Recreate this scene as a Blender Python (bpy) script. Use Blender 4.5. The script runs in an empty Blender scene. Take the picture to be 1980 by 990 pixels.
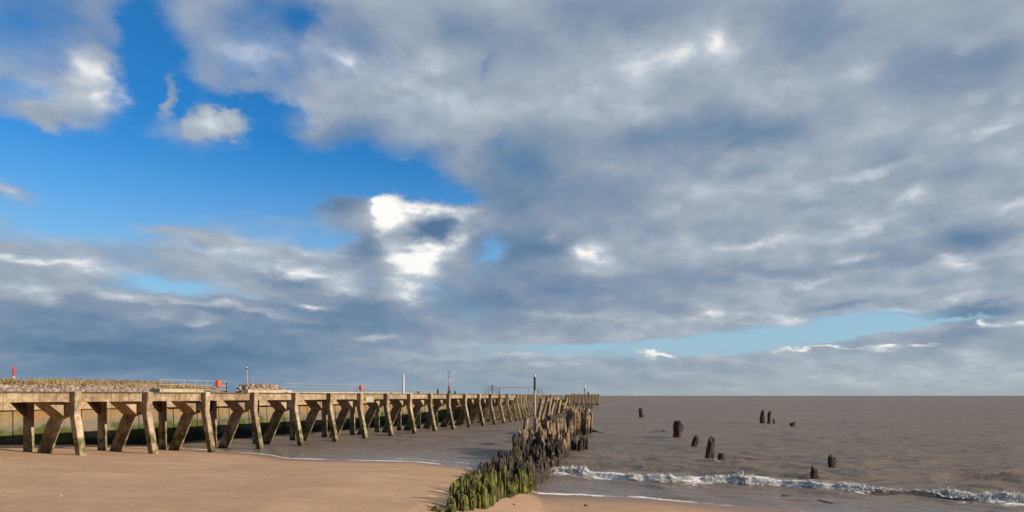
import bpy, bmesh, math, random
import numpy as np
from math import radians, sin, cos, tan, pi, sqrt, atan2
from mathutils import Vector, Matrix

random.seed(7)
rng = np.random.default_rng(7)
SC = bpy.context.scene
COL = SC.collection

# ------------------------------------------------------------------ camera
EYE = 3.6            # metres above the water
FPX = 1250.0         # focal length in pixels of a 1980 px wide frame
HY, CX = 765.0, 990.0
cam_d = bpy.data.cameras.new('camera')
cam = bpy.data.objects.new('camera', cam_d)
COL.objects.link(cam)
cam_d.sensor_width = 36.0
cam_d.lens = 36.0 * FPX / 1980.0
cam.location = (0, 0, EYE)
cam.rotation_euler = (radians(90), 0, 0)
cam_d.shift_y = (HY - 495.0) / 1980.0
cam_d.clip_start = 0.1
cam_d.clip_end = 60000
SC.camera = cam

# ------------------------------------------------------------------ sun
SUN_EL = radians(22.0)
SUN_BEHIND = radians(18.0)                     # how far the sun stands behind the camera's right hand
SUN_DIR = Vector((cos(SUN_BEHIND) * cos(SUN_EL), -sin(SUN_BEHIND) * cos(SUN_EL), sin(SUN_EL)))
sun_d = bpy.data.lights.new('sun', 'SUN')
sun_d.energy = 5.0
sun_d.angle = radians(0.5)
sun_d.color = (1.0, 0.86, 0.68)
sun = bpy.data.objects.new('sun', sun_d)
COL.objects.link(sun)
sun.rotation_euler = SUN_DIR.to_track_quat('Z', 'Y').to_euler()
sun.location = (60, -40, 60)

SC.view_settings.view_transform = 'Standard'
SC.view_settings.look = 'None'
SC.view_settings.exposure = 0.4
SC.view_settings.gamma = 1.0
SC.view_settings.use_curve_mapping = False
SC.cycles.use_adaptive_sampling = True
SC.cycles.adaptive_threshold = 0.015
SC.cycles.adaptive_min_samples = 8
SC.cycles.max_bounces = 6
SC.cycles.diffuse_bounces = 2
SC.cycles.glossy_bounces = 3
SC.cycles.caustics_reflective = False
SC.cycles.caustics_refractive = False


# ------------------------------------------------------------------ node helpers
class NT:
    def __init__(s, tree):
        s.t = tree
        s.t.nodes.clear()

    def node(s, typ, ins=None, **props):
        n = s.t.nodes.new(typ)
        for k, v in props.items():
            setattr(n, k, v)
        for k, v in (ins or {}).items():
            s.put(n.inputs[k], v)
        return n

    def put(s, sock, v):
        if isinstance(v, bpy.types.NodeSocket):
            s.t.links.new(v, sock)
        else:
            sock.default_value = v

    def m(s, op, a, b=0.0, c=0.0, clamp=False):
        n = s.t.nodes.new('ShaderNodeMath')
        n.operation = op
        n.use_clamp = clamp
        for i, v in enumerate((a, b, c)):
            s.put(n.inputs[i], v)
        return n.outputs[0]

    def vm(s, op, a, b=(0, 0, 0), c=(0, 0, 0)):
        n = s.t.nodes.new('ShaderNodeVectorMath')
        n.operation = op
        s.put(n.inputs[0], a)
        s.put(n.inputs[1], b)
        if op == 'MULTIPLY_ADD':
            s.put(n.inputs[2], c)
        if op == 'SCALE':
            s.put(n.inputs['Scale'], c)
        return n.outputs['Value'] if op in ('DOT_PRODUCT', 'LENGTH') else n.outputs['Vector']

    def noise(s, vec, scale, detail=4, rough=0.55, lac=2.0, dist=0.0, col=False):
        n = s.node('ShaderNodeTexNoise', {'Scale': scale, 'Detail': detail, 'Roughness': rough,
                                          'Lacunarity': lac, 'Distortion': dist})
        if vec is not None:
            s.put(n.inputs['Vector'], vec)
        return n.outputs['Color'] if col else n.outputs['Fac']

    def smooth(s, v, lo, hi, a=0.0, b=1.0):
        n = s.node('ShaderNodeMapRange', {'Value': v, 'From Min': lo, 'From Max': hi, 'To Min': a, 'To Max': b},
                   interpolation_type='SMOOTHSTEP')
        return n.outputs[0]

    def mix(s, f, a, b, blend='MIX'):
        n = s.node('ShaderNodeMix', data_type='RGBA', blend_type=blend)
        s.put(n.inputs[0], f)
        s.put(n.inputs[6], a if isinstance(a, bpy.types.NodeSocket) else (*a, 1)[:4])
        s.put(n.inputs[7], b if isinstance(b, bpy.types.NodeSocket) else (*b, 1)[:4])
        return n.outputs[2]

    def ramp(s, f, stops, interp='LINEAR'):
        n = s.t.nodes.new('ShaderNodeValToRGB')
        n.color_ramp.interpolation = interp
        e = n.color_ramp.elements
        while len(e) > 1:
            e.remove(e[-1])
        e[0].position, e[0].color = stops[0][0], (*stops[0][1], 1)
        for p, c in stops[1:]:
            x = e.new(p)
            x.color = (*c, 1)
        s.put(n.inputs[0], f)
        return n.outputs[0]

    def xyz(s, v):
        n = s.node('ShaderNodeSeparateXYZ', {0: v})
        return n.outputs[0], n.outputs[1], n.outputs[2]

    def comb(s, x, y, z):
        return s.node('ShaderNodeCombineXYZ', {0: x, 1: y, 2: z}).outputs[0]


def lin(r, g, b):
    f = lambda c: (c / 255 / 12.92) if c <= 10 else ((c / 255 + 0.055) / 1.055) ** 2.4
    return (f(r), f(g), f(b))


# ------------------------------------------------------------------ sky
SKY_STRENGTH = 0.1
# every cloud bank as seen from the beach: x, y, half width, half height, tilt, weight
# (x, y count from a compass bearing and height; 1250 units are about one radian)
COVER = [
    (292, 85, 62, 75, 0, -1.25), (262, 205, 55, 80, 0, -0.85), (330, 340, 330, 62, 0, -1.2), (60, 310, 190, 62, 0, -0.9),
    (560, 365, 150, 52, 0, -0.9), (150, 425, 230, 42, 0, -0.9), (640, 335, 110, 40, 0, -0.8), (560, 265, 26, 50, 0, -0.55),
    (585, 35, 34, 30, 0, -0.5), (790, 352, 120, 38, 0, -1.1), (885, 392, 42, 24, 0, -0.9), (630, 460, 80, 20, 0, -0.85),
    (335, 553, 115, 17, 4, -1.15), (480, 577, 45, 7, 3, -0.7), (962, 478, 40, 17, -25, -1.0), (1090, 676, 190, 13, 0, -1.15),
    (1350, 668, 180, 17, -3, -1.25), (1565, 645, 180, 31, -3, -1.45), (1710, 624, 115, 22, 0, -1.3), (1890, 614, 130, 6, 0, -0.9),
    (70, 172, 100, 26, -8, -0.55), (60, 60, 130, 70, 0, -0.38), (470, 130, 80, 120, 0, -0.36), (540, 60, 60, 50, 0, -0.3), (952, 278, 40, 22, -20, -0.42), (1048, 150, 12, 40, -15, -0.25), (944, 130, 10, 30, 0, -0.3),
    (1765, 412, 50, 10, -12, -0.45), (1890, 355, 50, 10, -12, -0.5), (1930, 566, 42, 6, -8, -0.55), (1030, 330, 60, 60, 0, -0.2),
    (20, 270, 70, 40, 0, -0.3), (700, 290, 140, 20, 0, -0.3), (460, 40, 60, 30, 0, -0.15), (575, 590, 40, 6, 0, -0.5), (455, 196, 110, 14, 0, -0.8), (346, 190, 16, 30, 0, -0.6), (510, 250, 44, 40, 0, -0.7), (480, 290, 60, 20, 0, -0.4),
    (180, 650, 460, 90, 0, 0.9), (640, 630, 200, 50, 0, 0.5), (1300, 480, 240, 90, 0, 0.25),
    # clouds standing in the blue
    (195, 150, 55, 62, 20, 0.55), (312, 178, 15, 30, 20, 1.1), (425, 232, 46, 22, -6, 1.5), (362, 240, 17, 18, 0, 1.2),
    (95, 232, 44, 26, 0, 0.95), (655, 384, 46, 26, -14, 1.25), (22, 382, 46, 16, 0, 0.85), (320, 440, 55, 8, 0, 0.55),
    (10, 462, 45, 8, 0, 0.6), (742, 412, 26, 26, 0, 0.5), (770, 396, 28, 22, 0, 0.6), (803, 392, 26, 18, 0, 0.6), (836, 394, 26, 17, 0, 0.6), (866, 408, 26, 16, 0, 0.6), (895, 426, 24, 18, 0, 0.5), (800, 430, 84, 34, 0, 0.8), (720, 460, 50, 50, 0, 0.6), (880, 470, 70, 20, -10, 0.6),
    (900, 330, 60, 40, 0, 0.35), (410, 460, 60, 14, 0, 0.5), (480, 215, 20, 60, 10, 0.25), (505, 320, 20, 12, 0, 0.35),
    (1270, 683, 34, 5, 3, 1.2), (1600, 677, 100, 5, 0, 1.0), (1710, 677, 45, 6, 0, 1.1), (1800, 640, 80, 22, 0, 0.9),
    (1910, 628, 80, 10, 0, 1.0), (1790, 655, 160, 14, 0, 0.6), (1690, 648, 40, 4, 0, 0.8),
]
LIGHT = [
    # shaded undersides
    (40, 25, 130, 45, 0, -0.22), (180, 655, 340, 60, 0, -0.25), (420, 690, 300, 50, 0, -0.14), (300, 605, 60, 9, 5, 0.14), (100, 650, 70, 8, 0, 0.12), (420, 655, 60, 8, 4, 0.12), (230, 692, 60, 6, 0, 0.09), (560, 640, 44, 8, 0, 0.12), (60, 560, 50, 9, 0, 0.14), (640, 625, 240, 42, 0, -0.26), (330, 705, 320, 34, 0, -0.22),
    (1000, 585, 190, 30, 0, -0.22), (990, 425, 120, 90, -35, -0.26), (950, 345, 80, 60, 0, -0.14), (1310, 268, 150, 42, 0, -0.24),
    (1470, 262, 120, 30, 0, -0.14), (655, 386, 50, 30, -14, -0.42), (712, 475, 44, 46, 0, -0.26), (838, 446, 50, 19, -8, -0.72),
    (1060, 480, 60, 26, 0, -0.24), (1200, 15, 170, 40, 0, -0.16), (1540, 45, 130, 48, 0, -0.17), (1750, 160, 150, 50, -15, -0.12),
    (1930, 120, 80, 40, 0, -0.1), (1900, 455, 110, 22, -4, -0.24), (655, 262, 75, 28, 0, -0.22), (870, 62, 80, 36, 0, -0.14),
    (1550, 520, 250, 16, 0, -0.14), (1640, 586, 110, 10, -4, -0.2), (1850, 606, 140, 9, 0, -0.28), (1860, 645, 90, 20, -25, -0.2),
    (560, 543, 90, 13, 4, -0.2), (1100, 545, 90, 20, 0, -0.12), (700, 590, 90, 16, 0, -0.14), (1200, 380, 80, 60, 0, -0.1),
    (1560, 400, 70, 14, 0, -0.14), (1250, 740, 500, 20, 0, -0.05), (100, 590, 140, 20, 0, -0.12), (950, 560, 120, 18, 0, -0.1),
    (1050, 260, 70, 50, 0, -0.1), (340, 640, 60, 14, 0, -0.1),
    # sunlit sides
    (742, 412, 20, 22, 0, 0.42), (768, 398, 24, 19, 0, 0.42), (800, 394, 22, 16, 0, 0.4), (832, 396, 22, 15, 0, 0.4), (862, 408, 20, 13, 15, 0.38), (760, 425, 34, 18, 0, 0.3), (894, 426, 20, 15, 0, 0.45), (738, 432, 22, 30, 0, 0.46),
    (795, 512, 44, 40, 0, 0.5), (862, 472, 70, 14, -15, 0.5), (795, 560, 40, 22, 0, 0.3), (175, 145, 30, 42, -35, 0.24),
    (200, 180, 24, 26, 0, 0.12), (428, 228, 40, 18, 0, 0.28), (640, 102, 60, 17, 6, 0.22), (672, 114, 22, 13, 0, 0.16),
    (790, 150, 100, 22, 5, 0.18), (850, 200, 120, 30, 0, 0.1), (480, 108, 50, 34, 0, 0.16), (1250, 128, 70, 22, -5, 0.281),
    (1318, 116, 30, 17, -20, 0.187), (1398, 98, 40, 34, 15, 0.22), (1392, 80, 30, 20, 30, 0.06), (1230, 180, 100, 38, 0, 0.109),
    (1500, 165, 150, 34, 0, 0.156), (1640, 152, 46, 13, -20, 0.109), (1880, 78, 45, 14, 10, 0.133), (1872, 196, 36, 13, 0, 0.125),
    (1912, 242, 60, 10, -20, 0.172), (1150, 490, 38, 22, -5, 0.328), (1128, 484, 14, 12, 0, 0.156), (1060, 450, 14, 13, 0, 0.172),
    (1330, 375, 110, 26, -20, 0.125), (1450, 472, 100, 11, 3, 0.234), (1480, 350, 70, 16, -8, 0.133), (1705, 326, 80, 9, -3, 0.211),
    (1755, 386, 46, 14, -20, 0.218), (1670, 443, 80, 11, -8, 0.25), (1650, 500, 56, 9, -5, 0.211), (1870, 505, 80, 12, -4, 0.296),
    (1965, 390, 60, 16, -10, 0.187), (1835, 580, 60, 13, 0, 0.211), (1735, 598, 55, 5, 0, 0.195), (1390, 612, 100, 10, 0, 0.22),
    (1500, 618, 60, 12, 0, 0.17), (1270, 683, 26, 4, 3, 0.75), (1590, 675, 80, 3, 0, 0.5), (1715, 674, 28, 4, 0, 0.55),
    (1795, 672, 26, 4, 0, 0.45), (1905, 622, 11, 5, 0, 0.6), (1935, 627, 60, 5, 0, 0.35), (735, 657, 48, 8, -2, 0.34),
    (440, 597, 190, 7, 4, 0.3), (390, 620, 30, 8, 0, 0.28), (60, 503, 140, 8, 3, 0.36), (235, 567, 80, 10, 12, 0.26),
    (110, 582, 30, 12, 0, 0.18), (570, 522, 95, 9, 6, 0.3), (660, 556, 34, 18, 0, 0.34), (608, 590, 28, 5, 8, 0.5),
    (1000, 690, 130, 6, 0, 0.16), (430, 482, 110, 10, -5, 0.16), (300, 668, 32, 6, 0, 0.14), (1100, 610, 120, 7, 0, 0.14),
    (500, 450, 60, 12, 0, 0.15), (620, 490, 60, 10, 8, 0.14), (1790, 560, 120, 10, -5, 0.109), (1560, 550, 60, 8, -5, 0.117),
    (20, 385, 30, 10, 0, 0.16), (90, 690, 80, 5, 0, 0.1), (1080, 705, 60, 5, 0, 0.14), (1900, 720, 300, 24, 0, 0.14),
    (1120, 150, 60, 60, 0, 0.047), (1560, 740, 300, 20, 0, 0.1), (840, 690, 60, 6, 0, 0.1),
]


def make_sky():
    w = bpy.data.worlds.new('World')
    SC.world = w
    w.use_nodes = True
    w.cycles.sampling_method = 'NONE'
    N = NT(w.node_tree)
    d = N.node('ShaderNodeTexCoord').outputs['Generated']
    x, y, z = N.xyz(d)
    az = N.m('ARCTAN2', x, y)
    zc = N.m('MAXIMUM', z, 0.0)
    el = N.m('ARCSINE', z)
    # cloud texture lives on a slightly domed layer overhead, so it flattens towards the horizon
    k = N.m('DIVIDE', 1.0, N.m('ADD', zc, 0.34))
    q = N.comb(N.m('MULTIPLY', x, k), N.m('MULTIPLY', y, k), N.m('MULTIPLY', zc, 0.6))
    warp = N.vm('SUBTRACT', N.noise(q, 6.0, 7, 0.6, col=True), (0.5, 0.5, 0.5))
    amp = N.m('MULTIPLY_ADD', zc, 0.20, 0.045)
    wv = N.vm('MULTIPLY', N.vm('SCALE', warp, c=amp), (1.0, 0.75, 0))
    A = N.vm('ADD', N.comb(az, el, 0.0), wv)

    def blobs(lst, acc):
        # bearing, height and the running total ride in one vector, so the banks are added one after another
        v = N.vm('ADD', A, N.comb(0.0, 0.0, acc))
        for bx, by, rx, ry, rot, wt in lst:
            dx, dz = (bx - CX) / FPX, (HY - by) / FPX
            a = math.atan(dx)
            e = math.atan2(dz, sqrt(1 + dx * dx))
            mp = N.node('ShaderNodeMapping', {'Vector': v, 'Location': (a, e, 0), 'Rotation': (0, 0, radians(-rot)),
                                              'Scale': (rx / FPX * cos(a) ** 2, ry / FPX * cos(a), 1e6)}, vector_type='TEXTURE')
            r2 = N.vm('DOT_PRODUCT', mp.outputs[0], mp.outputs[0])
            v = N.vm('MULTIPLY_ADD', N.m('POWER', 0.36788, r2), (0, 0, wt), v)
        return N.xyz(v)[2]
    f1 = N.noise(q, 3.9, 8, 0.52)
    f2 = N.noise(N.vm('ADD', q, (3.7, 1.1, 0.4)), 9.0, 6, 0.55)
    up = N.vm('ADD', q, (0.03, -0.06, 0.03))
    f1u = N.noise(up, 3.9, 7, 0.50)
    relief = N.m('SUBTRACT', f1, f1u)
    cov = N.m('MULTIPLY_ADD', N.m('SUBTRACT', f1, 0.5), 1.5, N.smooth(az, -0.15, 0.08, 1.0, 1.42))
    cov = N.m('MULTIPLY_ADD', N.m('SUBTRACT', f2, 0.5), 0.4, cov)
    cov = blobs(COVER, cov)
    alpha = N.smooth(cov, 0.10, 1.22)
    lit = N.m('MULTIPLY_ADD', relief, 0.52, N.smooth(y, -0.25, 0.30, -0.30, 0.46))  # unseen clouds behind the camera darkened to cut fill on camera-facing faces
    lit = N.m('MULTIPLY_ADD', N.m('SUBTRACT', f1, 0.5), 0.24, lit)
    lit = N.m('MULTIPLY_ADD', N.m('SUBTRACT', f2, 0.5), 0.10, lit)
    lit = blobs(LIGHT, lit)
    # cauliflower relief, strongest on the bright heaps
    vq = N.vm('ADD', q, N.vm('SCALE', warp, c=0.16))
    vo = lambda vec: N.node('ShaderNodeTexVoronoi', {'Vector': vec, 'Scale': 7.5, 'Detail': 2.0, 'Roughness': 0.55}, feature='F1').outputs['Distance']
    puff = N.m('SUBTRACT', vo(N.vm('ADD', vq, (0.02, -0.045, 0.025))), vo(vq))
    lit = N.m('MULTIPLY_ADD', puff, N.smooth(lit, 0.35, 1.0, 0.035, 0.50), lit)
    S = 1.0 / SKY_STRENGTH
    sc = lambda r, g, b: tuple(v for v in lin(r, g, b))
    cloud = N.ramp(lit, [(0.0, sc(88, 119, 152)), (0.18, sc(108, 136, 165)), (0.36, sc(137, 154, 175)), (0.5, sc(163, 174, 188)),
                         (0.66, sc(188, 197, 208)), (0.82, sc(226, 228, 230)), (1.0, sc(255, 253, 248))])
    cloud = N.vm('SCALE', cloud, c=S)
    sky = N.node('ShaderNodeTexSky', sky_type='NISHITA', sun_disc=False, sun_elevation=SUN_EL,
                 sun_rotation=pi / 2 + SUN_BEHIND, altitude=0, air_density=1.0, dust_density=0.25, ozone_density=3.0).outputs[0]
    sky = N.vm('MULTIPLY', sky, SKY_TINT)
    sky = N.mix(N.smooth(z, 0.36, 0.05, 0.0, 0.85), sky, N.vm('SCALE', N.comb(*sc(165, 198, 214)), c=S))
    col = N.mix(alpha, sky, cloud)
    # moist air low over the sea, bluer over the land on the left
    hz = N.m('MULTIPLY', N.m('POWER', 2.71828, N.m('MULTIPLY', zc, -24.0)), 0.80)
    side = N.smooth(az, -0.6, 0.45)
    hcol = N.vm('SCALE', N.mix(side, sc(110, 139, 165), sc(165, 175, 178)), c=S)
    hz = N.m('MAXIMUM', hz, N.smooth(z, 0.0, -0.02))
    col = N.mix(hz, col, hcol)
    bg = N.node('ShaderNodeBackground', {'Color': col, 'Strength': SKY_STRENGTH / 1.32})
    out = N.node('ShaderNodeOutputWorld', {'Surface': bg.outputs[0]})


SKY_TINT = (0.22, 0.99, 1.50)
make_sky()


# ------------------------------------------------------------------ mesh helpers
def link_mesh(name, verts, faces, mat, parent=None, smooth=False, loc=None):
    me = bpy.data.meshes.new(name)
    me.from_pydata([tuple(v) for v in verts], [], [tuple(f) for f in faces])
    me.materials.append(mat)
    if smooth:
        me.polygons.foreach_set('use_smooth', [True] * len(me.polygons))
    me.update()
    o = bpy.data.objects.new(name, me)
    COL.objects.link(o)
    if parent is not None:
        o.parent = parent
    if loc is not None:
        o.location = loc
    return o


class MB:
    """collects pieces of ONE part"""
    def __init__(s):
        s.v, s.f = [], []

    def add(s, verts, faces):
        b = len(s.v)
        s.v += [tuple(v) for v in verts]
        s.f += [tuple(i + b for i in f) for f in faces]
        return s

    def hexa(s, p):
        """eight corners: bottom ring of four, top ring of four"""
        return s.add(p, [(3, 2, 1, 0), (4, 5, 6, 7), (0, 1, 5, 4), (1, 2, 6, 5), (2, 3, 7, 6), (3, 0, 4, 7)])

    def box(s, x0, x1, y0, y1, z0, z1):
        return s.hexa([(x0, y0, z0), (x1, y0, z0), (x1, y1, z0), (x0, y1, z0), (x0, y0, z1), (x1, y0, z1), (x1, y1, z1), (x0, y1, z1)])

    def tube(s, pts, r, n=6, cap=True):
        rings = []
        pts = [Vector(p) for p in pts]
        for i, p in enumerate(pts):
            d = (pts[min(i + 1, len(pts) - 1)] - pts[max(i - 1, 0)]).normalized()
            a = d.orthogonal().normalized()
            b = d.cross(a)
            rr = r[i] if isinstance(r, (list, tuple)) else r
            rings.append([p + (a * cos(2 * pi * k / n) + b * sin(2 * pi * k / n)) * rr for k in range(n)])
        vs = [v for ring in rings for v in ring]
        fs = []
        for i in range(len(pts) - 1):
            for k in range(n):
                fs.append((i * n + k, i * n + (k + 1) % n, (i + 1) * n + (k + 1) % n, (i + 1) * n + k))
        if cap:
            fs.append(tuple(reversed(range(n))))
            fs.append(tuple(range((len(pts) - 1) * n, len(pts) * n)))
        return s.add(vs, fs)

    def build(s, name, mat, parent=None, smooth=False, loc=None):
        return link_mesh(name, s.v, s.f, mat, parent, smooth, loc)


def tag(o, label=None, cat=None, group=None, kind=None):
    if label:
        o['label'] = label
    if cat:
        o['category'] = cat
    if group:
        o['group'] = group
    if kind:
        o['kind'] = kind
    return o


def empty(name, loc, rz=0.0):
    o = bpy.data.objects.new(name, None)
    o.empty_display_size = 0.3
    o.location = loc
    o.rotation_euler = (0, 0, rz)
    COL.objects.link(o)
    return o


def copy_part(src, parent, loc=None):
    c = src.copy()
    COL.objects.link(c)
    c.parent = parent
    if loc is not None:
        c.location = loc
    return c


# value noise on arrays
def _hash(ix, iy, iz, seed):
    h = (ix.astype(np.int64) * 374761393 + iy.astype(np.int64) * 668265263 + iz.astype(np.int64) * 2147483647 + seed * 974711) & 0xffffffff
    h = ((h ^ (h >> 13)) * 1274126177) & 0xffffffff
    h = h ^ (h >> 16)
    return (h & 0xffffff) / float(0xffffff)


def vnoise(x, y, z=0.0, seed=0):
    x, y, z = np.broadcast_arrays(np.asarray(x, float), np.asarray(y, float), np.asarray(z, float))
    ix, iy, iz = np.floor(x), np.floor(y), np.floor(z)
    fx, fy, fz = x - ix, y - iy, z - iz
    fx, fy, fz = [t * t * (3 - 2 * t) for t in (fx, fy, fz)]
    r = 0
    for a in (0, 1):
        for b in (0, 1):
            for c in (0, 1):
                r = r + _hash(ix + a, iy + b, iz + c, seed) * (fx if a else 1 - fx) * (fy if b else 1 - fy) * (fz if c else 1 - fz)
    return r


def fbm(x, y, z=0.0, oct=4, seed=0, gain=0.5):
    t, a, n, f = 0, 1.0, 0, 1.0
    for i in range(oct):
        t = t + a * vnoise(np.asarray(x) * f, np.asarray(y) * f, np.asarray(z) * f, seed + i * 17)
        n += a
        a *= gain
        f *= 2.03
    return t / n


def sstep(x, a, b):
    t = np.clip((np.asarray(x, float) - a) / (b - a), 0, 1)
    return t * t * (3 - 2 * t)


# ------------------------------------------------------------------ materials
def material(name, fn):
    m = bpy.data.materials.new(name)
    m.use_nodes = True
    N = NT(m.node_tree)
    fn(N)
    return m


ALBEDO = 0.80     # the camera is opened a little, so every surface keeps its real, darker colour


def finish(N, color, rough=0.8, bump=None, bdist=0.02, bstr=1.0, spec=0.5, metallic=0.0, extra=None):
    color = N.vm('SCALE', color if isinstance(color, bpy.types.NodeSocket) else tuple(color), c=ALBEDO)
    ins = {'Base Color': color if isinstance(color, bpy.types.NodeSocket) else (*color, 1), 'Roughness': rough,
           'Specular IOR Level': spec, 'Metallic': metallic}
    ins.update(extra or {})
    p = N.node('ShaderNodeBsdfPrincipled', ins)
    if bump is not None:
        b = N.node('ShaderNodeBump', {'Height': bump, 'Distance': bdist, 'Strength': bstr})
        N.put(p.inputs['Normal'], b.outputs[0])
    N.node('ShaderNodeOutputMaterial', {'Surface': p.outputs[0]})
    return p


def geo(N):
    return N.node('ShaderNodeNewGeometry').outputs['Position']


def m_plain(name, col, rough=0.6, metallic=0.0):
    def fn(N):
        n = N.noise(geo(N), 9.0, 4)
        finish(N, N.mix(N.smooth(n, 0.3, 0.75), tuple(c * 0.8 for c in col), tuple(min(1, c * 1.12) for c in col)), rough, metallic=metallic)
    return material(name, fn)


def m_concrete(name, pale, dark, weed=True, weed_top=1.55, weed_bias=0.0, patchy=0.5):
    """weathered shuttered concrete: stains, rust runs, green weed up to the high tide mark, pale salt foot"""
    def fn(N):
        p = geo(N)
        x, y, z = N.xyz(p)
        big = N.noise(p, 0.9, 5, 0.6)
        fine = N.noise(p, 11.0, 5, 0.65)
        runs = N.noise(N.vm('MULTIPLY', p, (3.2, 3.2, 0.35)), 2.0, 4, 0.6)
        c = N.mix(N.smooth(big, 0.36, 0.64), dark, pale)
        c = N.mix(N.m('MULTIPLY', N.smooth(runs, 0.5, 0.7), 0.55), c, tuple(v * 0.45 for v in dark))
        rust = N.noise(N.vm('ADD', N.vm('MULTIPLY', p, (2.2, 2.2, 0.22)), (7, 3, 1)), 1.6, 3, 0.5)
        c = N.mix(N.m('MULTIPLY', N.smooth(rust, 0.60, 0.70), 0.65), c, (0.20, 0.062, 0.022))
        c = N.mix(N.smooth(fine, 0.35, 0.8, 0.0, 0.5), c, tuple(v * 0.55 for v in dark))
        rnd = N.node('ShaderNodeObjectInfo').outputs['Random']
        c = N.vm('SCALE', c, c=N.m('MULTIPLY_ADD', rnd, 0.36, 0.80))
        blot = N.noise(N.vm('ADD', p, (3, 8, 2)), 3.4, 5, 0.68)
        c = N.mix(N.smooth(blot, 0.50, 0.64, 0.0, 0.62), c, tuple(v * 0.5 for v in dark))
        c = N.mix(N.smooth(blot, 0.44, 0.34, 0.0, 0.55), c, tuple(min(0.7, v * 1.25) for v in pale))
        if weed:
            wn = N.noise(p, 1.7, 4, 0.6)
            top = N.m('MULTIPLY_ADD', wn, 1.3, weed_top - 0.65)
            g = N.smooth(N.m('SUBTRACT', top, z), -0.12, 0.22)
            g = N.m('MULTIPLY', g, N.smooth(N.noise(p, 2.6, 3), 0.36 - weed_bias, 0.60 - weed_bias))
            gcol = N.mix(N.noise(p, 14.0, 3), (0.030, 0.045, 0.008), (0.115, 0.150, 0.018))
            c = N.mix(N.m('MULTIPLY', g, 0.9), c, gcol)
            # dark mussel band at the foot
            low = N.smooth(N.m('MULTIPLY_ADD', wn, 0.7, N.m('MULTIPLY', z, -1.0)), -0.05, 0.30)
            c = N.mix(N.m('MULTIPLY', low, 0.8), c, (0.055, 0.045, 0.032))
        finish(N, c, 0.88, N.m('ADD', fine, N.m('MULTIPLY', runs, 0.8)), 0.025, 0.9, 0.25)
    return material(name, fn)


M_POST = m_concrete('leg_concrete', (0.58, 0.46, 0.31), (0.31, 0.22, 0.135), weed_top=1.55, weed_bias=-0.035)
M_BEAM = m_concrete('beam_concrete', (0.52, 0.40, 0.26), (0.34, 0.24, 0.145), weed=False)
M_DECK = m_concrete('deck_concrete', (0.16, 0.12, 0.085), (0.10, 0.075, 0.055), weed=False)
M_CREAM = m_concrete('pale_concrete', (0.66, 0.54, 0.38), (0.52, 0.41, 0.28), weed=False)


def wall_mat(N):
    p = geo(N)
    x, y, z = N.xyz(p)
    big = N.noise(p, 0.5, 5, 0.6)
    runs = N.noise(N.vm('MULTIPLY', p, (3.0, 3.0, 0.25)), 2.2, 4, 0.6)
    fine = N.noise(p, 9.0, 5, 0.65)
    c = N.mix(N.smooth(big, 0.38, 0.62), (0.31, 0.185, 0.066), (0.29, 0.215, 0.125))
    c = N.mix(N.m('MULTIPLY', N.smooth(runs, 0.48, 0.7), 0.6), c, (0.20, 0.115, 0.06))
    zz = N.m('MULTIPLY_ADD', N.m('SUBTRACT', N.noise(p, 0.55, 4, 0.6), 0.5), 1.6, z)
    c = N.mix(N.m('MULTIPLY', N.smooth(zz, 2.05, 1.85), 0.85), c, (0.20, 0.17, 0.135))
    g = N.m('MULTIPLY', N.smooth(zz, 1.75, 1.5), N.smooth(N.noise(N.vm('ADD', p, (9, 0, 0)), 0.45, 3), 0.36, 0.58))
    c = N.mix(N.m('MULTIPLY', g, 0.95), c, N.mix(fine, (0.035, 0.050, 0.008), (0.105, 0.130, 0.018)))
    c = N.mix(N.smooth(zz, 0.85, 0.55), c, (0.045, 0.037, 0.028))
    finish(N, c, 0.9, N.m('ADD', fine, runs), 0.03, 0.8, 0.2)


M_WALL = material('river_wall_face', wall_mat)


def sand_mat(N):
    p = geo(N)
    at = N.node('ShaderNodeAttribute', attribute_name='wet').outputs['Fac']
    big = N.noise(N.vm('MULTIPLY', p, (0.55, 1.0, 1.0)), 0.55, 5, 0.55)
    fine = N.noise(p, 34.0, 4, 0.7)
    med = N.noise(N.vm('MULTIPLY', p, (0.7, 1.6, 1.0)), 2.4, 5, 0.6)
    dry = N.mix(N.smooth(big, 0.32, 0.68), (0.52, 0.315, 0.180), (0.62, 0.392, 0.235))
    dry = N.mix(N.smooth(med, 0.40, 0.75, 0.0, 0.35), dry, (0.40, 0.245, 0.15))
    wet = (0.300, 0.180, 0.113)
    w = N.smooth(N.m('MULTIPLY_ADD', N.m('SUBTRACT', big, 0.5), 0.5, at), 0.15, 0.75)
    c = N.mix(w, dry, wet)
    spk = N.smooth(N.noise(p, 16.0, 2), 0.71, 0.77)
    c = N.mix(N.m('MULTIPLY', spk, 0.55), c, (0.16, 0.10, 0.065))
    rough = N.m('MULTIPLY_ADD', w, -0.42, 0.85)
    dents = N.node('ShaderNodeTexVoronoi', {'Vector': N.vm('ADD', p, N.vm('SCALE', N.noise(p, 3.0, 2, col=True), c=0.4)), 'Scale': 2.6, 'Randomness': 1.0}, feature='F1').outputs['Distance']
    foot = N.m('MULTIPLY', N.smooth(dents, 0.16, 0.05), N.smooth(N.noise(p, 0.35, 3), 0.52, 0.6))
    h = N.m('SUBTRACT', N.m('ADD', N.m('MULTIPLY', med, 1.1), N.m('MULTIPLY', fine, 0.25)), N.m('MULTIPLY', foot, 0.55))
    h = N.m('MULTIPLY', h, N.m('MULTIPLY_ADD', w, -0.8, 1.0))
    finish(N, c, rough, h, 0.05, 0.75, 0.32)


M_SAND = material('beach_sand', sand_mat)


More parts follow.
